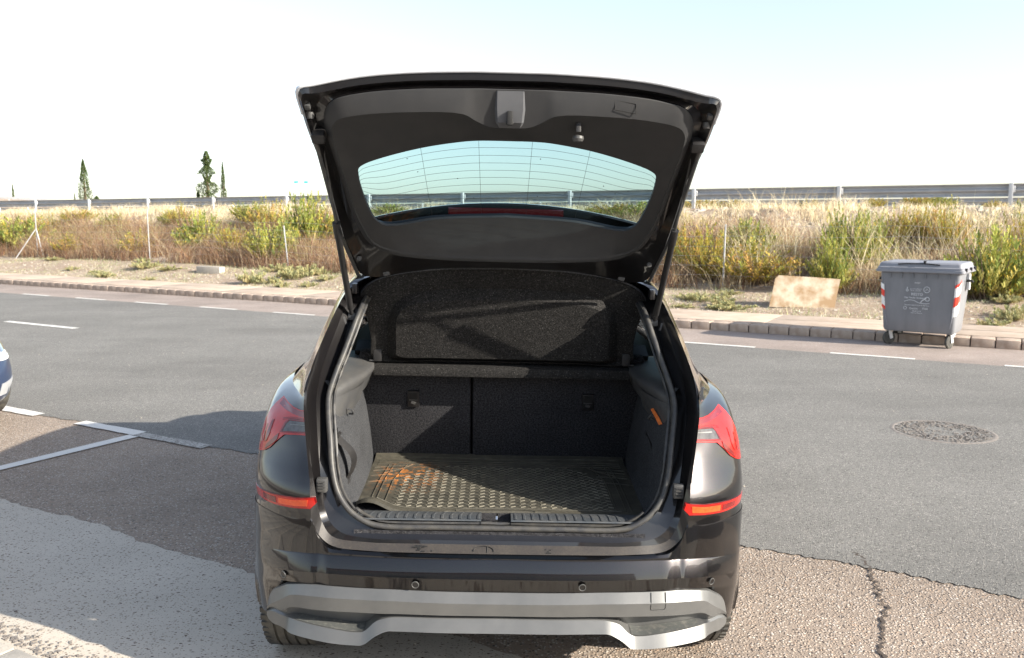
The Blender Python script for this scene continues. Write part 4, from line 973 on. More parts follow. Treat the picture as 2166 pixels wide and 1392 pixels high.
# drips and marks on the ledge: small badge-shaped clean patch and smudges (dust wiped off)
mb = MB()
for cx, rx, rz_ in ((-.055, .034, .011),):
    P = [(cx+rx*math.cos(a), .0295+.030*((.612+rz_*math.sin(a))-.606)/.022, .613+rz_*math.sin(a)+.0012) for a in np.linspace(R(-5), R(185), 22)]
    mb.tube([Vector(p) for p in P], .0016, 4); mb.tube([Vector(P[8]), Vector((cx+.012, .034, .609))], .0022, 4)
mb.build('wiped_mark', M['black'], car, None)
mb = MB()
for q in range(22):
    cx = random.choice([random.gauss(-.262, .025), random.gauss(-.262, .02), random.gauss(.16, .012)]); f = random.uniform(.1, .8)
    y = .031+f*.028; z = .607+f*.021; mb.box((cx, y, z), (random.uniform(.004, .012), .004, .0016), Matrix.Rotation(.65, 3, 'X'))
mb.build('wiped_smudge', M['black'], car, None)
for sx in (-1, 1):
    mb = MB(); mb.box((sx*.612, .105, .815), (.036, .03, .050), bev=.006); o = mb.build('rubber_stop', M['trim_grey'], car)
    mb = MB()
    for q in range(4): mb.box((sx*.612, .088, .799+q*.010), (.024, .006, .004))
    mb.build('stop_rib', M['rubber'], o)
    for z_, y_ in ((.985, .19), (1.13, .30)):
        pass
# --- bumper ---------------------------------------------------------------------------------
XC = [0, .2, .4, .53, .585, .62, .644, .70, .76, .82, .87, .897, .907, .908]
YC = [0, 0, .012, .03, .04, .055, .060, .085, .125, .18, .24, .30, .38, .45]
top = [.606, .606, .606, .608, .616, .650, .712, .702, .700, .699, .699, .70, .70, .70]
yo = [.030, .032, .034, .034, .030, .016, .003, 0, 0, 0, 0, 0, 0, 0]
r2 = [.590, .588, .586, .584, .582, .580, .578, .572, .562, .550, .540, .535, .53, .53]
r3 = [.530, .530, .529, .528, .526, .523, .521, .514, .506, .495, .487, .48, .48, .48]
mb = MB(); rows = []
def brow(zs, off, last=0, side=1.0):
    out = []
    for i, (x, y) in enumerate(zip(XC, YC)):
        yy = y+(off[i] if isinstance(off, list) else off)
        if i == len(XC)-1: yy = .72
        arc = .69-math.sqrt(max(.0001, RA*RA-(min(zs[i], .715)-.35)**2)) if zs[i] > .35 else .325
        if i >= 10: yy = min(yy, arc-.004*(13-i))
        out.append((x*side if x > .7 else x, yy, zs[i]))
    return out
rows.append(brow(top, yo)); rows.append(brow([z-.006 for z in top], [o*.55 if i < 6 else o-.002 for i, o in enumerate(yo)]))
rows.append(brow([a*.45+b_*.55 for a, b_ in zip(top, r2)], [.012]*5+[.012, .006, .006, .006, .005, .003, 0, 0, .10]))
rows.append(brow([z+.004 for z in r2], [.013]*8+[.010, .008, .004, 0, 0, .02]))
rows.append(brow(r2, [.010]*8+[.007, .006, .003, 0, 0, .01]))
rows.append(brow(r3, [-.004]*8+[-.003, -.002, 0, 0, 0, -.035]))
rows.append(brow([z-.005 for z in r3], [-.002]*9+[-.001, 0, 0, 0, -.035]))
rows.append(brow([.470]*7+[.465, .455, .44, .43, .42, .42, .42], [.014]*9+[.010, .006, .002, 0, 0]))
rows.append(brow([.455]*8+[.44, .425, .41, .40, .40, .40], [.085]*8+[.03, .016, .008, .002, 0, 0]))
rows.append(brow([.36]*14, [.10]*8+[.05, .018, .014, .01, .005, 0], side=.998))
rows.append(brow([.31]*9+[.295, .29, .29, .29, .29], [.11]*8+[.06, .025, .02, .016, .01, 0], side=.99))
rows.append(brow([.32]*8+[.30, .285, .28, .28, .28, .28], [.2]*14, side=.97))
mb.grid(rows, 5, 1); mb.mirror(); bp = mb.build('rear_bumper', M['paint'], car, 24)
# dusty flank of the bumper corner
# silver diffuser trim
cols_ = [ # x, ztop, zbev, zface, zlipU, zlipB, recess
 (0, .479, .446, .402, .387, .345, .020), (.20, .480, .447, .402, .386, .345, .020), (.345, .481, .448, .401, .384, .344, .022), (.376, .481, .448, .400, .380, .342, .030),
 (.415, .480, .447, .399, .366, .322, .048), (.458, .479, .446, .398, .326, .288, .060), (.49, .478, .445, .397, .320, .284, .062), (.571, .477, .443, .394, .325, .284, .060),
 (.64, .472, .439, .389, .328, .286, .052), (.705, .460, .430, .383, .330, .287, .040), (.728, .453, .421, .374, .331, .288, .022), (.745, .446, .408, .362, .334, .289, .004), (.77, .428, .388, .350, .334, .291, .002), (.795, .410, .368, .350, .332, .287, .002), (.813, .388, .352, .342, .326, .291, .002), (.823, .362, .342, .332, .322, .296, .002), (.829, .330, .325, .320, .315, .304, .001)]
rows = [[] for _ in range(9)]
for x, zt, zb_, zf, zu, zl, rc_ in cols_:
    y = ybump(x)-.004
    rows[0].append((x, y+.030, zt+.001)); rows[1].append((x, y+.012, zt)); rows[2].append((x, y-.006, zb_)); rows[3].append((x, y-.001, zf))
    rows[4].append((x, y+rc_*.9+.002, zf-.004)); rows[5].append((x, y+rc_+.008, zu+.007)); rows[6].append((x, y+.010*min(1, rc_/.02), zu)); rows[7].append((x, y-.012*min(1, rc_/.02), zl)); rows[8].append((x, y+.05, zl-.004))
mb = MB(); mb.grid(rows, 4, 1); mb.mirror(); sv = mb.build('diffuser_trim', M['silver'], car, 22)
# scuffed pocket floors
for sx in (-1, 1):
    mb = MB(); mb.grid([[(x, ybump(x)-.004+rc_+.006, zu+.0095) for x, _, _, _, zu, _, rc_ in cols_[5:10]], [(x, ybump(x)-.004+.0125, zu+.0022) for x, _, _, _, zu, _, rc_ in cols_[5:10]]], 3); mb.flipx(sx); mb.build('pocket_floor', M['silver_scuffed'], sv)
# tow cover outline, dark gap above the trim
mb = MB(); fyt = lambda x, z: ybump(x)-.004+(-.006+.018*max(0, (z-.446)/.034) if z > .446 else -.006+.005*(.446-z)/.045)
for a, b_ in (((.521, .4765), (.519, .423)), ((.519, .423), (.5225, .4195)), ((.5225, .4195), (.567, .4195)), ((.567, .4195), (.571, .424)), ((.571, .424), (.572, .475))):
    P = [Vector((a[0]+(b_[0]-a[0])*f, 0, a[1]+(b_[1]-a[1])*f)) for f in np.linspace(0, 1, 5)]
    for p in P: p.y = fyt(p.x, p.z)-.0005
    mb.tube(P, .0013, 4)
mb.build('tow_cover_gap', M['black'], sv, None)
# parking sensors
for x, z in ((-.281, .508), (.281, .507), (-.749, .488), (.747, .487)):
    sn = MB(); y = ybump(x)-.0035+.0035*(.53-z)/.06*1.2; tilt = math.atan2((ybump(abs(x)+.02)-ybump(abs(x)-.02)), .04)*(1 if x > 0 else -1)
    sn.lathe([(.0, -.0015), (.0095, -.0015), (.0098, -.0005)], (0, 0, 0), 'y', 24); o = sn.build('parking_sensor', M['paint'], car); o.location = (x, y-.004, z); o.rotation_euler = (R(6), 0, tilt)
    sn = MB(); sn.lathe([(.0098, -.0006), (.0105, -.003), (.0122, -.003), (.0126, .0)], (0, 0, 0), 'y', 24); sn.build('sensor_ring', M['silver'], o)
# reflectors
for sx in (-1, 1):
    g_ = lambda x, z: ysurf(x, z)-.004
    out = [(.628, .789), (.70, .776), (.78, .770), (.85, .766), (.889, .7625), (.8915, .734), (.85, .733), (.78, .735), (.70, .742), (.641, .750), (.622, .768)]
    if sx > 0: secs = (((.700, .889), 'red'), ((.628, .700), 'orange'))
    mb = MB(); mb.patch(out, g_, .002, .012, .02, sx); rf = mb.build('bumper_reflector', M['red'], car, 30)
    mb = MB(); mb.patch([(.648, .780), (.70, .770), (.765, .765), (.765, .743), (.70, .749), (.652, .757)], g_, .0035, .004, .02, sx); mb.build('reflex_element', M['orange'], rf, 30)
    mb = MB(); mb.patch([(.775, .764), (.835, .7615), (.835, .741), (.775, .742)], g_, .0035, .004, .02, sx); mb.build('dark_element', M['red_deep'], rf, 30)
    mb = MB(); o2 = [(x+(0 if .64 < x < .88 else (-.003 if x < .7 else .003)), z+(.003 if z > .757 else -.003)) for x, z in out]; mb.patch(o2, g_, .0005, .012, .02, sx); mb.build('reflector_border', M['red_deep'], rf, 30)
# tail lights
_zf = lambda L: [(x, z if z < 1.0 else 1.0+(z-1.0)*.84) for x, z in L]
LT = [(.679, 1.068), (.705, 1.064), (.733, 1.068), (.765, 1.078), (.797, 1.089), (.824, 1.060), (.842, 1.034), (.860, .992), (.871, .955), (.878, .923), (.879, .882), (.842, .898), (.820, .912), (.790, .942), (.762, .966), (.715, .972), (.667, .976)]
for sx in (-1, 1):
    mb = MB(); mb.patch(_zf(LT), ysurf, .005, .02, .02, sx); tl = mb.build('tail_light', M['red'], car, 30); tl['label'] = 'red wedge-shaped tail light with a smoky clear insert'
    mb = MB(); mb.patch(_zf([(.679, 1.064), (.705, 1.060), (.735, 1.064), (.768, 1.074), (.792, 1.083), (.806, 1.062), (.770, 1.052), (.735, 1.044), (.705, 1.040), (.678, 1.040)]), ysurf, .0075, .004, .02, sx); mb.build('upper_lens', lens('rose_lens%d' % sx, (.17, .010, .016), .12), tl, 30)
    mb = MB(); mb.patch([(.668, .9835), (.762, .976), (.774, .972), (.757, 1.004), (.745, 1.014), (.674, 1.019)], ysurf, .0075, .004, .02, sx); mb.build('clear_insert', M['lampwhite'], tl, 30)
    mb = MB(); mb.patch([(.667, .984), (.782, .972), (.764, 1.006), (.748, 1.020), (.672, 1.026), (.672, 1.021), (.746, 1.0155), (.758, 1.004), (.772, .977), (.667, .989)], ysurf, .0088, .004, .02, sx); mb.build('insert_border', M['red_deep'], tl, 30)
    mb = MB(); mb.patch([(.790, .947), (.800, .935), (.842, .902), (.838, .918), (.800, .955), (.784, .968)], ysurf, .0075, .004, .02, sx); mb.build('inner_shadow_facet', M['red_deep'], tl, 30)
    for q, zz in enumerate((1.029, 1.0245)):
        mb = MB(); mb.patch([(.690, zz), (.745, zz-.003), (.775, zz-.012), (.776, zz-.0145), (.745, zz-.0052), (.690, zz-.0022)], ysurf, .0062, .003, .02, sx); mb.build('lens_rib', M['red_deep'], tl, 30)
    mb = MB(); mb.patch([(.842, .985), (.850, .960), (.857, .925), (.853, .925), (.846, .958), (.839, .983)], ysurf, .0062, .003, .02, sx); mb.build('lens_rib', M['red_deep'], tl, 30)
    mb = MB(); mb.patch([(.675, 1.010), (.742, 1.004), (.742, 1.0015), (.675, 1.0075)], ysurf, .0085, .003, .02, sx); mb.build('insert_rib', M['silver'], tl, 30)
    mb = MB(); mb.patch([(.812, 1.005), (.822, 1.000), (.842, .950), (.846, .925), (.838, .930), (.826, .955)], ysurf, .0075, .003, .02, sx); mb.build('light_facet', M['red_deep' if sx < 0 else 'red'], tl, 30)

for sx in (-1, 1):
    pass
# --- boot interior -----------------------------------------------------------------------------
def side_trim(sx):
    # wall from seal inwards to the seat back, with a bulge for the wheel arch
    rows = []
    for z, P in ((.665, [(.500, .12), (.520, .20), (.528, .45), (.540, .75), (.558, .96)]), (.72, [(.535, .125), (.548, .22), (.548, .45), (.552, .75), (.562, .96)]), (.80, [(.572, .15), (.568, .25), (.558, .45), (.558, .75), (.567, .96)]), (.90, [(.592, .18), (.582, .28), (.566, .48), (.568, .75), (.578, .96)]), (.98, [(.602, .215), (.592, .31), (.575, .50), (.577, .75), (.588, .96)]), (1.02, [(.610, .24), (.598, .33), (.580, .52), (.582, .75), (.590, .96)])):
        rows.append([(x, y, z) for x, y in P])
    mb = MB(); mb.grid(rows, 4, 3); mb.flipx(sx); return mb.build('side_carpet', M['carpet_side'], car, 50)
for sx in (-1, 1):
    stm = side_trim(sx)
    # moulded shelf above
    mb = MB(); mb.grid([[(.612, .25, 1.02), (.60, .35, 1.02), (.575, .55, 1.02), (.565, .96, 1.02)], [(.622, .275, 1.06), (.585, .36, 1.075), (.545, .55, 1.085), (.530, .96, 1.09)], [(.622, .29, 1.085), (.575, .37, 1.105), (.530, .55, 1.115), (.520, .96, 1.12)], [(.618, .30, 1.10), (.582, .39, 1.125), (.538, .57, 1.13), (.53, .96, 1.135)], [(.655, .33, 1.145), (.655, .45, 1.15), (.66, .6, 1.15), (.68, .96, 1.15)]], 4, 2); mb.flipx(sx); sh = mb.build('side_shelf', M['trim_grey'], car, 40)
    mb = MB(); mb.grid([[(.614, .25, .985), (.596, .33, .985), (.575, .5, .99), (.568, .62, 1.0)], [(.617, .26, 1.03), (.588, .34, 1.035), (.562, .5, 1.035), (.555, .62, 1.04)], [(.622, .28, 1.07), (.580, .36, 1.08), (.545, .5, 1.085), (.54, .62, 1.09)]], 4, 2); mb.flipx(sx); mb.build('shelf_bracket', M['trim_grey'], sh, 40)
    mb = MB(); mb.tube([(sx*.575, .40, 1.015), (sx*.560, .40, 1.012), (sx*.556, .41, 1.0), (sx*.560, .42, .992), (sx*.575, .42, .992)], .004, 6); mb.build('bag_hook', M['trim_grey'], sh)
    # inner pillar trim: pale strip beside the seal
    mb = MB(); mb.grid([[(.598, .365, 1.165), (.600, .42, 1.165), (.66, .62, 1.16)], [(.575, .43, 1.25), (.582, .49, 1.25), (.655, .68, 1.25)], [(.553, .505, 1.345), (.56, .56, 1.345), (.63, .76, 1.345)], [(.535, .56, 1.41), (.54, .60, 1.41), (.60, .82, 1.42)]], 2, 3); mb.flipx(sx); mb.build('inner_pillar_trim', M['white_trim'], car, 50)
mb = MB(); mb.box((0, .58, .655), (1.16, .86, .03)); mb.box((0, .09, .64), (1.0, .02, .05)); mb.build('boot_floor', M['carpet'], car)
# luggage strap on the left trim
P = cr([(-.594, .25, .945), (-.575, .26, .925), (-.545, .28, .885), (-.538, .30, .845), (-.550, .31, .80), (-.563, .31, .775), (-.562, .30, .755)], 6)
mb = MB(); rows = []
for p in P: rows.append([(p[0]-.004, p[1]-.020, p[2]-.002), (p[0]+.011, p[1]+.016, p[2]+.003)])
mb.grid(rows); sp = mb.build('luggage_strap', M['trim_dark'], car, 60)
mb = MB(); mb.box((-.583, .245, .952), (.012, .035, .026), Matrix.Rotation(.5, 3, 'Y'), .004); mb.box((-.588, .235, .968), (.01, .012, .028)); mb.build('strap_buckle', M['trim_dark'], sp)
mb = MB(); mb.grid([[(.559, .40, 1.035), (.569, .40, 1.040)], [(.570, .36, 1.012), (.582, .355, 1.018)], [(.579, .33, .992), (.591, .327, .997)]], 3, 3); mb.build('orange_strap', M['orange_fabric'], car, 60)
mb = MB(); mb.grid([[(.569, .40, .90), (.566, .52, .92)], [(.567, .38, .80), (.563, .56, .80)], [(.56, .42, .72), (.559, .55, .72)]], 1, 3); mb.build('side_pocket', M['trim_dark'], car, 60)
mb = MB(); mb.lathe([(.009, 0), (.009, .006), (.005, .006)], (-.5665, .80, .755), 'x', 14); mb.build('tie_down_ring', M['chrome'], car)
def reproj(x, y, z, yn):
    s_ = (2.7746+yn)/(2.7746+y); return (-.0277+(x+.0277)*s_, yn, EYE_C-(EYE_C-z)*s_)
EYE_C = 1.7357
TILT = Matrix.Rotation(math.atan(.36), 3, 'X')
# seat backs, 60/40
def seat_local(par):        # seat backs lean towards the boot
    par.location = (0, .965, .67); par.rotation_euler = (math.atan(.36), 0, 0)
sT = empty('seat_row', (0, 0, 0)); sT.parent = car; bpy.data.objects.remove(sT)
SB = []
for x0, x1 in ((-.60, -.1300), (-.1230, .60)):
    mb = MB(); mb.box(((x0+x1)/2, .03, .24), (x1-x0, .06, .56), bev=.018); o = mb.build('seat_back', M['carpet'], car); seat_local(o); SB.append(o)
for sx, par in ((-1, SB[0]), (1, SB[1])):
    cx = -.374 if sx < 0 else .372; zz = .312
    mb = MB(); mb.box((cx, -.003, zz), (.050, .016, .078), bev=.004); mb.build('seat_release', M['trim_dark'], par)
    mb = MB(); mb.box((cx, -.0110, zz+.015), (.034, .004, .030)); mb.build('release_slot', M['black'], par)
    mb = MB(); mb.box((cx, -.0125, zz-.002), (.036, .004, .004)); mb.box((cx, -.0125, zz-.016), (.020, .004, .012), Matrix.Rotation(.4, 3, 'Y')); mb.build('release_symbol', M['trim_grey'], par)
mb = MB(); mb.box((0, .12, .24), (1.25, .10, .52)); o = mb.build('seat_core', M['trim_dark'], car); seat_local(o)
# sill plate with ribs and striker
mb = MB()
for x0, x1 in ((-.500, -.066), (.038, .498)):
    n = 9; rows = []
    for f, (y, z) in enumerate(((.098, .6965), (.104, .700), (.150, .6995), (.215, .688), (.26, .672))):
        e0 = x0+(.0 if f < 2 else (.006*(f-1))*(1 if x0 < 0 and x0 < -.3 else 0)); rows.append([(x0, y, z), ((x0+x1)/2, y, z), (x1, y, z)])
    mb.grid(rows)
mb.add([(-.066, .098, .688), (-.066, .104, .700), (-.066, .15, .6995), (-.066, .215, .688), (-.066, .26, .66), (-.066, .098, .66)], [(0, 1, 2, 3, 4, 5)]); mb.add([(.038, .098, .688), (.038, .104, .700), (.038, .15, .6995), (.038, .215, .688), (.038, .26, .66), (.038, .098, .66)], [(5, 4, 3, 2, 1, 0)])
spn = mb.build('sill_plate', M['sill'], car, 25)
for q in range(14):
    x = -.487+q*.0315; mb = MB(); mb.grid([[(x-.003, .106, .7005), (x-.0015, .106, .7022), (x+.005, .106, .7022), (x+.0065, .106, .7005)], [(x-.003, .150, .700), (x-.0015, .148, .7018), (x+.005, .148, .7018), (x+.0065, .150, .700)], [(x-.001+.004, .205, .6903), (x+.0005+.004, .200, .6917), (x+.007+.004, .200, .6917), (x+.0085+.004, .205, .6903)]]); mb.build('rib', M['sill'], spn, 25)
for q in range(15):
    x = .052+q*.0300; mb = MB(); mb.grid([[(x-.003, .106, .7005), (x-.0015, .106, .7022), (x+.005, .106, .7022), (x+.0065, .106, .7005)], [(x-.003, .150, .700), (x-.0015, .148, .7018), (x+.005, .148, .7018), (x+.0065, .150, .700)], [(x-.005, .205, .6903), (x-.0035, .200, .6917), (x+.003, .200, .6917), (x+.0045, .205, .6903)]]); mb.build('rib', M['sill'], spn, 25)
mb = MB(); mb.box((-.014, .18, .665), (.104, .14, .008)); mb.build('striker_recess', M['black'], spn)
mb = MB(); mb.box((-.045, .135, .674), (.038, .03, .012), bev=.004); mb.build('striker_plate', M['trim_grey'], spn)
mb = MB(); mb.tube([(-.012, .125, .672), (-.012, .115, .700), (-.012, .118, .705), (-.010, .160, .700), (-.010, .165, .672)], .0045, 8); mb.build('striker', M['chrome'], spn)

# --- parcel shelf, raised -------------------------------------------------------------------------
B0 = [(0, .80, 1.532), (.26, .80, 1.524), (.457, .80, 1.498), (.546, .80, 1.466), (.588, .80, 1.425), (.592, .80, 1.40), (.583, .80, 1.365), (.560, .80, 1.302), (.545, .80, 1.223), (.538, .80, 1.141), (.30, .80, 1.137), (0, .80, 1.137)]
B1 = [(0, .757, 1.532), (.26, .757, 1.524), (.455, .757, 1.497), (.543, .757, 1.465), (.585, .757, 1.425), (.590, .757, 1.40), (.581, .757, 1.365), (.558, .757, 1.302), (.543, .757, 1.223), (.536, .757, 1.141), (.30, .757, 1.137), (0, .757, 1.137)]
B2 = [(0, .750, 1.507), (.26, .750, 1.499), (.448, .750, 1.474), (.528, .750, 1.447), (.566, .750, 1.414), (.574, .752, 1.395), (.566, .754, 1.36), (.548, .755, 1.302), (.535, .755, 1.223), (.529, .755, 1.146), (.30, .755, 1.142), (0, .755, 1.142)]
B3 = [(0, .778, 1.446), (.164, .778, 1.443), (.30, .778, 1.432), (.385, .778, 1.415), (.436, .778, 1.385), (.465, .778, 1.340), (.476, .778, 1.29), (.478, .778, 1.25), (.476, .778, 1.20), (.474, .778, 1.152), (.30, .778, 1.146), (0, .778, 1.146)]
B4 = [(0, .778, 1.405), (.155, .766, 1.402), (.29, .764, 1.392), (.37, .762, 1.380), (.415, .760, 1.357), (.437, .758, 1.325), (.442, .757, 1.28), (.442, .757, 1.24), (.440, .757, 1.20), (.438, .757, 1.165), (.28, .757, 1.158), (0, .757, 1.158)]
B4 = [(p[0]*1.0, .730, p[2]-.006) for p in B4]
def tl1(x, y, z):
    yn = y
    for _ in range(20):
        q = reproj(x, .78, z, yn); yn = y-(q[2]-1.137)*.38
    return (q[0]+.0277*(1-(2.7746+yn)/3.5546), yn, q[2])
def tilt(L): return [tl1(*p) for p in L]
mb = MB(); mb.grid([cr(tilt(L), 4) for L in (B0, B1, B2, B3, B4)])
mb.grid([cr(tilt([(x*s_, y, 1.26+(z-1.26)*s_) for x, y, z in B4]), 4) for s_ in (1, .85, .65, .45, .25, 0.001)])
mb.mirror(); shelf = mb.build('parcel_shelf', M['felt'], car, 50)
rim = [(x, y-.002, z+.001) for x, y, z in B0]; rim2 = [(x, y-.003, z) for x, y, z in B1]; mb = MB(); mb.grid([cr(tilt(L), 4)[:29] for L in (rim, rim2, [(x*.25+a*.75, y-.003, z*.25+c*.75) for (x, y, z), (a, _, c) in zip(B2, B1)])]); mb.mirror(); mb.build('shelf_rim', M['felt_rim_lit'], shelf, 50)
mb = MB(); mb.grid([[(x*.98, y+.012, z) for x, y, z in tilt(B0)], [(0, y+.012, z) for x, y, z in tilt(B0)]]); mb.mirror(); mb.build('shelf_underside', M['trim_dark'], shelf)
for sx in (-1, 1):
    mb = MB(); mb.box(Vector(tl1(sx*.481, .758, 1.502)), (.026, .05, .022), Matrix.Rotation(sx*.30, 3, 'Y'), .004); mb.build('shelf_clip', M['trim_grey'], shelf)
    mb = MB(); mb.box((sx*.512, .745, 1.165), (.034, .012, .050), bev=.003); mb.build('shelf_hinge', M['trim_dark'], shelf)
    mb = MB(); mb.tube([(sx*.545, .745, 1.142), (sx*.500, .745, 1.142)], .004, 6); mb.build('hinge_pin', M['rubber'], shelf)
    mb = MB(); mb.tube([(sx*.483, .375, 1.693), Vector(tl1(sx*.549, .775, 1.475))], .0016, 5); mb.build('shelf_cord', M['trim_grey'], shelf)
mb = MB(); rows = []
for y, z in ((.93, 1.128), (.74, 1.130), (.718, 1.124), (.712, 1.104), (.718, 1.086), (.735, 1.082), (.93, 1.090)): rows.append([(-.524, y, z+.0), (0, y-.004, z), (.527, y, z)])
mb.grid(rows, 3); mb.add([(-.524, .93, 1.128), (-.524, .74, 1.130), (-.524, .712, 1.104), (-.524, .735, 1.082), (-.524, .93, 1.09)], [(0, 1, 2, 3, 4)]); mb.add([(.527, .93, 1.128), (.527, .74, 1.130), (.527, .712, 1.104), (.527, .735, 1.082), (.527, .93, 1.09)], [(4, 3, 2, 1, 0)])
mb.build('shelf_front', M['felt'], car, 40)

# --- tailgate --------------------------------------------------------------------------------------
gate = empty('tailgate', (0, 0, 0)); gate.parent = car
O_ = [(0, -.130, 2.163), (.06, -.130, 2.163), (.10, -.130, 2.163), (.14, -.130, 2.162), (.30, -.130, 2.155), (.45, -.130, 2.139), (.58, -.130, 2.112), (.629, -.129, 2.099), (.634, -.05, 2.035), (.626, .03, 1.968), (.606, .15, 1.868), (.605, .254, 1.784), (.600, .369, 1.690), (.590, .477, 1.601), (.55, .60, 1.512), (.30, .615, 1.541), (0, .62, 1.549)]
P1 = [(x*1.0, y+.002, z-.022) if i < 7 else (x-.012, y-.004, z-.014) for i, (x, y, z) in enumerate(O_)]
Pm = [(0, -.100, 2.134), (.06, -.100, 2.134), (.10, -.100, 2.134), (.14, -.100, 2.133), (.30, -.100, 2.127), (.45, -.097, 2.112), (.55, -.090, 2.092), (.590, -.06, 2.062), (.597, -.01, 2.015), (.588, .08, 1.945), (.577, .20, 1.845), (.570, .29, 1.77), (.556, .38, 1.69), (.535, .47, 1.61), (.49, .550, 1.548), (.26, .56, 1.559), (0, .56, 1.562)]
Pt = [(0, -.118, 2.118), (.06, -.118, 2.118), (.10, -.118, 2.118), (.14, -.118, 2.117), (.30, -.118, 2.111), (.45, -.112, 2.096), (.532, -.100, 2.076), (.566, -.062, 2.044), (.574, -.02, 2.008), (.568, .07, 1.935), (.558, .19, 1.840), (.549, .28, 1.765), (.532, .36, 1.696), (.503, .43, 1.636), (.43, .462, 1.596), (.24, .465, 1.578), (0, .465, 1.574)]
Cc = [(0, -.075, 2.008), (.06, -.077, 2.010), (.10, -.088, 2.025), (.14, -.104, 2.043), (.30, -.104, 2.045), (.45, -.096, 2.034), (.520, -.080, 2.020), (.545, -.050, 2.000), (.550, -.005, 1.968), (.545, .085, 1.900), (.537, .185, 1.825), (.529, .27, 1.752), (.511, .345, 1.688), (.483, .415, 1.632), (.42, .448, 1.604), (.24, .455, 1.590), (0, .455, 1.587)]
G_ = [(0, .020, 1.977), (.06, .021, 1.977), (.10, .022, 1.976), (.14, .026, 1.973), (.25, .043, 1.957), (.34, .066, 1.938), (.43, .095, 1.914), (.47, .112, 1.900), (.492, .130, 1.886), (.497, .17, 1.850), (.493, .21, 1.815), (.488, .255, 1.783), (.481, .295, 1.755), (.468, .335, 1.722), (.43, .372, 1.698), (.25, .380, 1.725), (0, .380, 1.738)]
nv = np.array([0, .65, .76])
def offs(L, d, s_=1.0): return [(x*s_, y+nv[1]*d, z+nv[2]*d) for x, y, z in L]
kk = 4
def gl(loops, nm, mat, ang=30, par=None):
    mb = MB(); mb.grid([cr(L, kk) for L in loops]); mb.mirror(); return mb.build(nm, mat, par or gate, ang)
def back(L, dy, dz, s_=1.0): return [(x*s_, y+dy*(1 if i < 9 else max(.2, 1-(i-9)*.2)), z+dz) for i, (x, y, z) in enumerate(L)]
OB = back(O_, .045, .006, .996)
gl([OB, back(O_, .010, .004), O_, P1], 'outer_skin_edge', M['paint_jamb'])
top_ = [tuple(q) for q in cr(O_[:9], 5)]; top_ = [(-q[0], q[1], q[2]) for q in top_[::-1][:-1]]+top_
mb = MB(); mb.tube([Vector(q)+Vector((0, -.002, .004)) for q in top_], .0062, 8); mb.build('edge_lip_sheen', M['lip_sheen'], gate, 60)
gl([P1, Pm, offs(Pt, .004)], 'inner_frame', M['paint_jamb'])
Pt2 = [(x*.996, y-.002, z-.003) for x, y, z in Pt]; C1 = [(x*.5+a*.5, y*.5+b_*.5-.004, z*.5+c_*.5) for (x, y, z), (a, b_, c_) in zip(Pt, Cc)]
Cin = [(c_[0]*.93+g_[0]*.07, c_[1]*.93+g_[1]*.07+.004, c_[2]*.93+g_[2]*.07) for c_, g_ in zip(Cc, G_)]
trim = gl([Pt, Pt2, C1, Cc, Cin, G_, offs(G_, .010)], 'inner_trim', M['trim'], 28)
# glass pane
tp = resamp(cr(offs(G_[:11], .009, 1.01), 6), 28); bt = resamp(cr(offs(G_[10:][::-1], .009, 1.01), 6), 28)
mb = MB(); mb.grid([[(tp[j][0]*(1-f)+bt[j][0]*f, tp[j][1]*(1-f)+bt[j][1]*f, tp[j][2]*(1-f)+bt[j][2]*f) for j in range(28)] for f in np.linspace(0, 1, 8)]); mb.mirror(); pane = mb.build('rear_window', M['glass'], gate, 60)
def gp(u, f):   # point on the pane: u -1..1, f 0 top..1 bottom
    a = abs(u)*27; j = min(26, int(a)); q = a-j
    t_ = tp[j]*(1-q)+tp[j+1]*q; b_ = bt[j]*(1-q)+bt[j+1]*q; p = t_*(1-f)+b_*f; return Vector((p[0]*(1 if u >= 0 else -1), p[1]-.002, p[2]-.003))
for q in range(9):
    mb = MB(); f = .09+q*.092; mb.tube([gp(u, f) for u in np.linspace(-.93, .93, 41)], .0006, 3, caps=False); mb.build('heating_line', M['trim_dark'], pane, None)
for u in (-.45, -.15, .12, .42):
    mb = MB(); mb.tube([gp(u*(1-.1*f), f) for f in np.linspace(0, .95, 9)], .0006, 3, caps=False); mb.build('heating_line', M['trim_dark'], pane, None)
# small specks of dirt on the pane
mb = MB()
for q in range(14): mb.box(gp(random.uniform(-.9, .9), random.uniform(.05, .8))-Vector((0, .001, .001)), (.003, .002, .003))
mb.build('glass_speck', M['trim_dark'], pane, None)
# wiper-side lower frit / spoiler seen through the glass
mb = MB(); SPx = np.linspace(-.53, .53, 15)
spt = lambda x: 1.790-.062*(abs(x)/.49)**2.0
rows = [[(x, .50, 1.60) for x in SPx], [(x, .475, 1.70) for x in SPx], [(x, .455, spt(x)-.008) for x in SPx], [(x, .458, spt(x)) for x in SPx], [(x, .485, spt(x)+.002) for x in SPx], [(x, .60, 1.64) for x in SPx], [(x, .66, 1.575) for x in SPx]]
mb.grid(rows); spo = mb.build('roof_spoiler', M['paint'], gate, 40)
mb = MB(); rows = []
for z, y in ((1.770, .450), (1.766, .440), (1.745, .442), (1.739, .458)): rows.append([(x, y, z) for x in np.linspace(-.212, .212, 7)])
mb.grid(rows); mb.build('high_brake_light', lens('brake_red', (.04, .003, .004), .15), spo, 30)
# outer skin of the gate around the glass and below
def ring_outer():
    a = OB; b_ = [(g_[0]*1.03, g_[1]+nv[1]*.02, g_[2]+nv[2]*.02) for g_ in G_]; c_ = offs(G_, .010, 1.01)
    mid = [tuple((np.array(p)*.5+np.array(q)*.5)+nv*.022) for p, q in zip(a, b_)]
    return [a, mid, b_, c_]
gl(ring_outer(), 'outer_skin', M['paint'], 35)
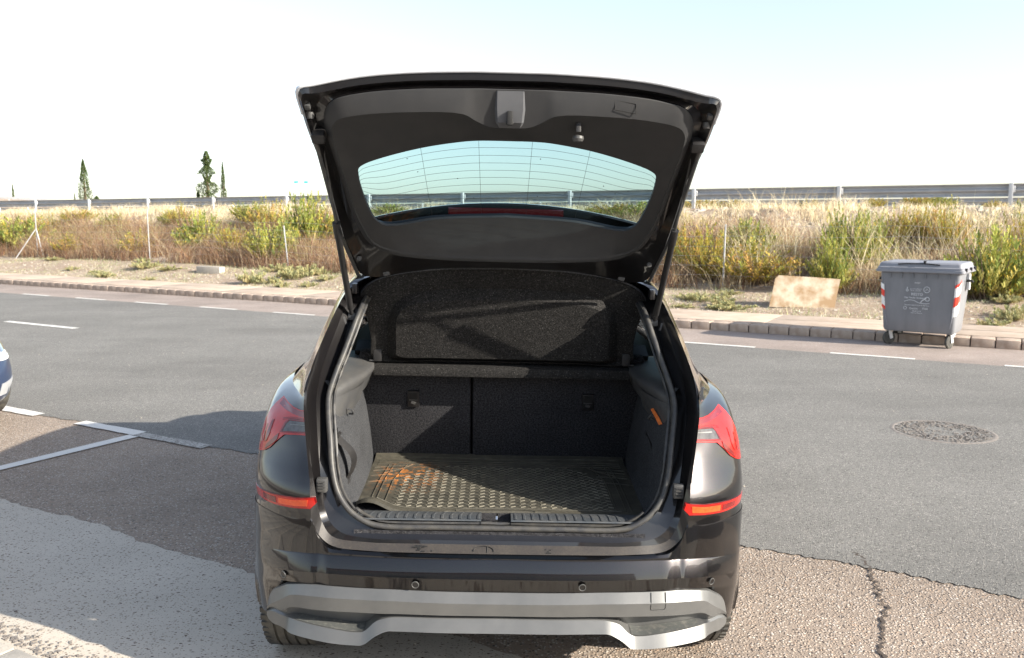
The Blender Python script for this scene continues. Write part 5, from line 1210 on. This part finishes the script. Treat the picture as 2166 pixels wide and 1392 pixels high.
# latch cover, handle cup, plug, stoppers
ltc = MB(); ltc.grid([[(-.045, -.112, 2.112), (-.038, -.123, 2.112), (.040, -.123, 2.112), (.047, -.112, 2.112)], [(-.045, -.100, 2.06), (-.038, -.112, 2.06), (.040, -.112, 2.06), (.047, -.100, 2.06)], [(-.042, -.085, 2.025), (-.035, -.098, 2.022), (.037, -.098, 2.022), (.044, -.085, 2.025)], [(-.038, -.07, 2.012), (-.03, -.075, 2.008), (.032, -.075, 2.008), (.040, -.07, 2.012)]], 1, 1); o = ltc.build('latch_cover', plain('latch_cover_grey', (.085, .088, .095), .4), gate, 25)
mb = MB(); mb.box((.001, -.1085, 2.034), (.017, .022, .042), bev=.003); mb.build('latch_slot', M['black'], o); mb = MB(); mb.box((.001, -.104, 2.020), (.022, .012, .010), bev=.002); mb.build('latch_hook', M['trim_dark'], o)
hd = MB(); hd.box((.212, -.070, 2.025), (.016, .012, .055), Matrix.Rotation(-.35, 3, 'X'), .004); o = hd.build('pull_strap', M['trim_dark'], trim)
mb = MB(); mb.lathe([(.0, -.012), (.014, -.010), (.018, -.002), (.016, .006), (.0, .010)], (.213, -.060, 1.985), 'z', 20); mb.build('strap_knob', M['trim_grey'], trim)
mb = MB()
for a, b_ in (((.316, 2.094), (.380, 2.084)), ((.380, 2.084), (.382, 2.056)), ((.382, 2.056), (.317, 2.066)), ((.317, 2.066), (.316, 2.094))): mb.tube([(a[0], -.1175+(2.11-a[1])*.08, a[1]), (b_[0], -.1175+(2.11-b_[1])*.08, b_[1])], .0012, 4)
mb.build('service_cover_gap', M['black'], trim, None)
for sx in (-1, 1):
    mb = MB(); mb.box((sx*.612, -.075, 2.068), (.018, .02, .045), Matrix.Rotation(-.7, 3, 'X'), .005); mb.build('hinge_stop', M['trim_grey'], gate)
    mb = MB(); mb.lathe([(.0, -.012), (.010, -.011), (.0125, -.004), (.0125, .008), (0, .01)], (sx*.611, -.052, 2.035), 'z', 16); mb.build('gate_buffer', M['trim_grey'], gate)
    mb = MB(); mb.box((sx*.596, .010, 1.986), (.042, .070, .036), Matrix.Rotation(.7, 3, 'X'), .008); mb.build('strut_bracket', M['trim_dark'], gate)
    mb = MB(); mb.lathe([(.0, -.002), (.006, -.002), (.007, .0)], (sx*.505, -.1245, 2.112), 'y', 12); mb.build('screw_plug', M['trim_grey'], gate)
    # gas struts
    lo = Vector((sx*.578, .50, 1.362)); up = Vector((sx*.598, .055, 1.972)); jn = lo+(up-lo)*.565
    g2 = empty('gas_strut', (0, 0, 0)); g2.parent = car
    mb = MB(); mb.tube([lo+(up-lo)*.0, lo+(up-lo)*.03, lo+(up-lo)*.035, jn-(up-lo)*.09, jn-(up-lo)*.085, jn], [.008, .008, .0115, .0115, .0135, .0135], 14); mb.build('cylinder', M['trim_dark'], g2, 30)
    mb = MB(); mb.tube([jn, up], .0045, 10); mb.build('piston_rod', M['rubber'], g2)
    mb = MB(); mb.box(up, (.020, .022, .026), bev=.004); mb.build('end_joint', M['trim_grey'], g2)
    mb = MB(); mb.box(lo+Vector((sx*-.002, .006, -.012)), (.030, .018, .026), bev=.004); mb.build('end_joint', M['trim_grey'], g2)
    # wiring / drain tube along the gate side
    mb = MB(); P = cr([(sx*.612, .03, 1.985), (sx*.603, .10, 1.905), (sx*.596, .25, 1.775), (sx*.590, .37, 1.675), (sx*.573, .48, 1.585), (sx*.56, .56, 1.52)], 6); mb.tube([Vector(p)-Vector((0, .014, .014)) for p in P], .007, 8); mb.build('cable_sleeve', M['rubber'], gate)
    mb = MB(); mb.lathe([(.0, -.004), (.009, -.003), (.010, .003)], (sx*.548, .495, 1.572), 'y', 14); mb.build('bolt', M['trim_grey'], gate)
    # hinge hardware on the body under the gate
    mb = MB(); mb.box((sx*.572, .555, 1.455), (.02, .05, .04), bev=.005); mb.build('hinge', M['paint_jamb'], car)
    # label tag hanging at the lower strut end
    mb = MB(); mb.box((sx*.607, .485, 1.335), (.022, .004, .03), Matrix.Rotation(sx*.3, 3, 'Y'), .001); mb.build('strut_clip', M['trim_grey'], car)

# --- boot mat (lies loose in the boot) ---------------------------------------------------------------
mt = empty('boot_mat', (0, 0, 0), 0, 'dusty black rubber mat with chevron tread lying in the open boot', 'boot mat'); mt.matrix_world = car.matrix_world.copy()
def matz(x, y):
    z = .676+.004*math.sin(x*9+y*5)*.5
    z += .045*math.exp(-(((x+.47)/.07)**2+((y-.265)/.05)**2))        # lifted front-left corner
    z += .02*max(0, (y-.90)/.07)
    return z
def mhalf(y): return .545-.022*max(0, (.5-y)/.25)*1.0
nx, ny = 64, 40; rows = []
def yfront(x): return .250+.018*min(1, max(0, (abs(x+.0)-.15)/.10))*-1+ (.03*math.exp(-((x+.53)/.06)**2))
for j in range(ny):
    f = j/(ny-1); r_ = []
    for i in range(nx):
        u = -1+2*i/(nx-1); y0 = .262+.0*u; y = y0+f*(.965-y0); x = u*mhalf(y)
        if f == 0: y = .262-.012*(1 if abs(x) > .2 else 0)+.04*math.exp(-((x+.56)/.05)**2)
        r_.append((x, y, matz(x, y)))
    rows.append(r_)
mb = MB(); mb.grid(rows); e = [(p[0], p[1]-.003, p[2]-.012) for p in rows[0]]; mb.grid([e, rows[0]]); mb.build('mat_sheet', M['mat'], mt, 60)
mb = MB()
bx_, by_ = 22, 15
for j in range(by_*2):
    for i in range(bx_):
        x = -.395+i*.0385+(.019 if j % 2 else 0); y = .290+j*.0180
        if x > .43 or x < -.40+max(0, (y-.66))*.9*1.0 or x > .43-max(0, (y-.66))*.9: continue
        a = .55 if j % 2 else -.55; mb.box((x+random.uniform(-.001, .001), y, matz(x, y)+.0012), (.0215, .0042, .0028), Matrix.Rotation(a, 3, 'Z'))
o = mb.build('tread_bars', M['bar'], mt, None); o['kind'] = 'stuff'
rd = []
for y in (.835, .865, .895, .925): rd.append([(x, y, 0) for x in np.linspace(-.52, .52, 40)])
for sx in (-1, 1):
    for dx in (0, .035, .055): rd.append([(sx*(.430+dx-.05*max(0, (y-.62))/.3*(1 if dx == 0 else .4)), y, 0) for y in np.linspace(.285, .84, 22)])
    for y in (.62, .70, .77, .815): rd.append([(sx*x, y-.03*((x-.40)/.13)**1.5, 0) for x in np.linspace(.40, .53, 8)])
    rd.append([(sx*x, .835-(x-.37)*1.6 if x < .41 else .771-(x-.41)*.9, 0) for x in np.linspace(.37, .48, 8)])
rd.append([(x, .283-.0*x, 0) for x in np.linspace(-.45, .45, 30)]); rd.append([(-.16, .262, 0), (-.13, .277, 0), (.09, .277, 0), (.13, .260, 0)])
for P in rd:
    mb = MB(); mb.tube([Vector((p[0], p[1], matz(p[0], p[1])+.0012)) for p in P], .0028, 5); mb.build('mat_rib', M['mat'], mt, 60)

# ================================================================== parked cars at the edges
def loft_car(name, loc, rzz, label, pm, halogen=True):
    o = empty(name, loc, rzz, label, 'car')
    def ringp(fy_, w_, ry, z, n=64, e=4.4):
        P = []
        cyy = (fy_+ry)/2; hy = (ry-fy_)/2
        for k in range(n):
            a = 2*math.pi*k/n; c, s = math.cos(a), math.sin(a)
            P.append((w_*math.copysign(abs(c)**(2/e), c), cyy-hy*math.copysign(abs(s)**(2/e), s), z))
        return P
    rings = [(.10, .76, 4.2, .20), (.02, .85, 4.3, .27), (-.02, .88, 4.3, .40), (.0, .89, 4.32, .52), (.05, .885, 4.3, .62), (.16, .875, 4.25, .74), (.36, .85, 4.2, .84), (.72, .80, 4.1, .92), (1.15, .76, 4.0, .96)]
    mb = MB(); mb.grid([ringp(*r_) for r_ in rings], 1, 3, closed=True); mb.build('body', pm, o, 40)
    mb = MB(); mb.grid([ringp(*r_) for r_ in ((1.12, .76, 4.0, .955), (1.6, .70, 3.7, 1.22), (1.95, .62, 3.3, 1.38), (2.2, .52, 3.0, 1.44), (2.5, .05, 2.6, 1.455))], 1, 3, closed=True); mb.build('cabin', M['glass_dark'] if False else M['trim_dark'], o, 40)
    def nose(x, z):
        zs = [r_[3] for r_ in rings]; f0 = np.interp(z, zs, [r_[0] for r_ in rings]); w0 = np.interp(z, zs, [r_[1] for r_ in rings]); r0 = np.interp(z, zs, [r_[2] for r_ in rings])
        c = min(.9995, (abs(x)/w0))**2.2; s = math.sqrt(max(0, 1-c*c)); return float((f0+r0)/2-(r0-f0)/2*s**(2/4.4))
    for sx in (-1, 1):
        hl = MB(); hl.patch([(.50, .70), (.60, .755), (.72, .785), (.800, .80), (.852, .74), (.862, .66), (.76, .615), (.62, .60), (.50, .63)], nose, .010, .02, .03, sx); h = hl.build('headlight', M['headlamp'], o, 30)
        hl = MB(); hl.patch([(.54, .705), (.62, .735), (.70, .75), (.80, .75), (.80, .66), (.70, .65), (.62, .64), (.54, .655)], nose, .014, .004, .03, sx); hl.build('reflector', M['chrome'], h, 30)
        hl = MB(); hl.patch([(.50, .30), (.74, .31), (.82, .37), (.82, .44), (.52, .40)], nose, .010, .03, .03, sx); hl.build('lower_grille', M['galv'], o, 30)
        hl = MB(); hl.patch([(.44, .615), (.62, .605), (.76, .610), (.866, .645), (.868, .62), (.76, .585), (.62, .58), (.44, .59)], nose, .014, .012, .03, sx); hl.build('headlight_trim', M['sticker'], o, 30)
        for y in (.85, 3.4):
            wl_ = empty('wheel', (0, 0, 0)); wl_.parent = o
            mb = MB(); mb.lathe([(.19, -.09), (.29, -.10), (.315, -.08), (.315, .08), (.29, .10), (.19, .09)], (sx*.80, y, .315), 'x', 32); mb.build('tyre', M['tyre'], wl_)
            mb = MB(); mb.lathe([(.0, sx*.08), (.10, sx*.07), (.19, sx*.09)], (sx*.80, y, .315), 'x', 24); mb.build('rim', M['alloy'], wl_)
    mb = MB(); mb.patch([(-.42, .60), (-.38, .70), (.38, .70), (.42, .60), (.36, .50), (-.36, .50)], nose, .003, .02, .04); mb.build('grille', M['black'], o, 30)
    return o
M['blue'] = lens('blue_grey_paint', (.022, .036, .075), .3, None, 60, .35)
M['headlamp'] = lens('headlamp_glass', (.55, .57, .58), .08, (.85, .87, .88), 25)
# front faces -y in its own frame; turn it so the nose points along +TD
loft_car('parked_car', RP(-6.98, 3.42, 0), math.atan2(TD.y, TD.x)+math.pi/2, 'blue-grey car at the left edge, only its rounded nose and headlight in view', M['blue'])
loft_car('parked_car', (4.45, 2.68, 0), math.pi, 'dark car parked out of frame at the lower right, casting the shadow in the corner', M['blue'])

# building across the yard behind the viewer (shows only as reflections in the paint)
hs = empty('warehouse', (-6, -19, 0), 0, 'long low industrial building with roller doors behind the viewer', 'building')
M['wall'] = plain('warehouse_wall', (.45, .40, .34), .9, 0, 0, (.52, .48, .42), 2); M['redwall'] = plain('brick_band', (.30, .11, .07), .9, 0, 0, (.36, .15, .10), 4)
mb = MB(); mb.box((0, -4, 2.6), (34, 8, 5.2)); mb.build('wall', M['wall'], hs)
mb = MB(); mb.box((0, .03, 4.9), (34, .1, .7)); mb.build('fascia', M['redwall'], hs)
for x in (-14, -9, -4, 1, 6, 11):
    mb = MB(); mb.box((x, .03, 1.6), (3.2, .1, 3.2)); d = mb.build('roller_door', M['glass_dark'] if x in (-9, 1) else M['galv'], hs)
    for q in range(4):
        mb = MB(); mb.box((x, .10, .5+q*.75), (3.2, .04, .04)); mb.build('door_rail', M['trim_grey'], d)
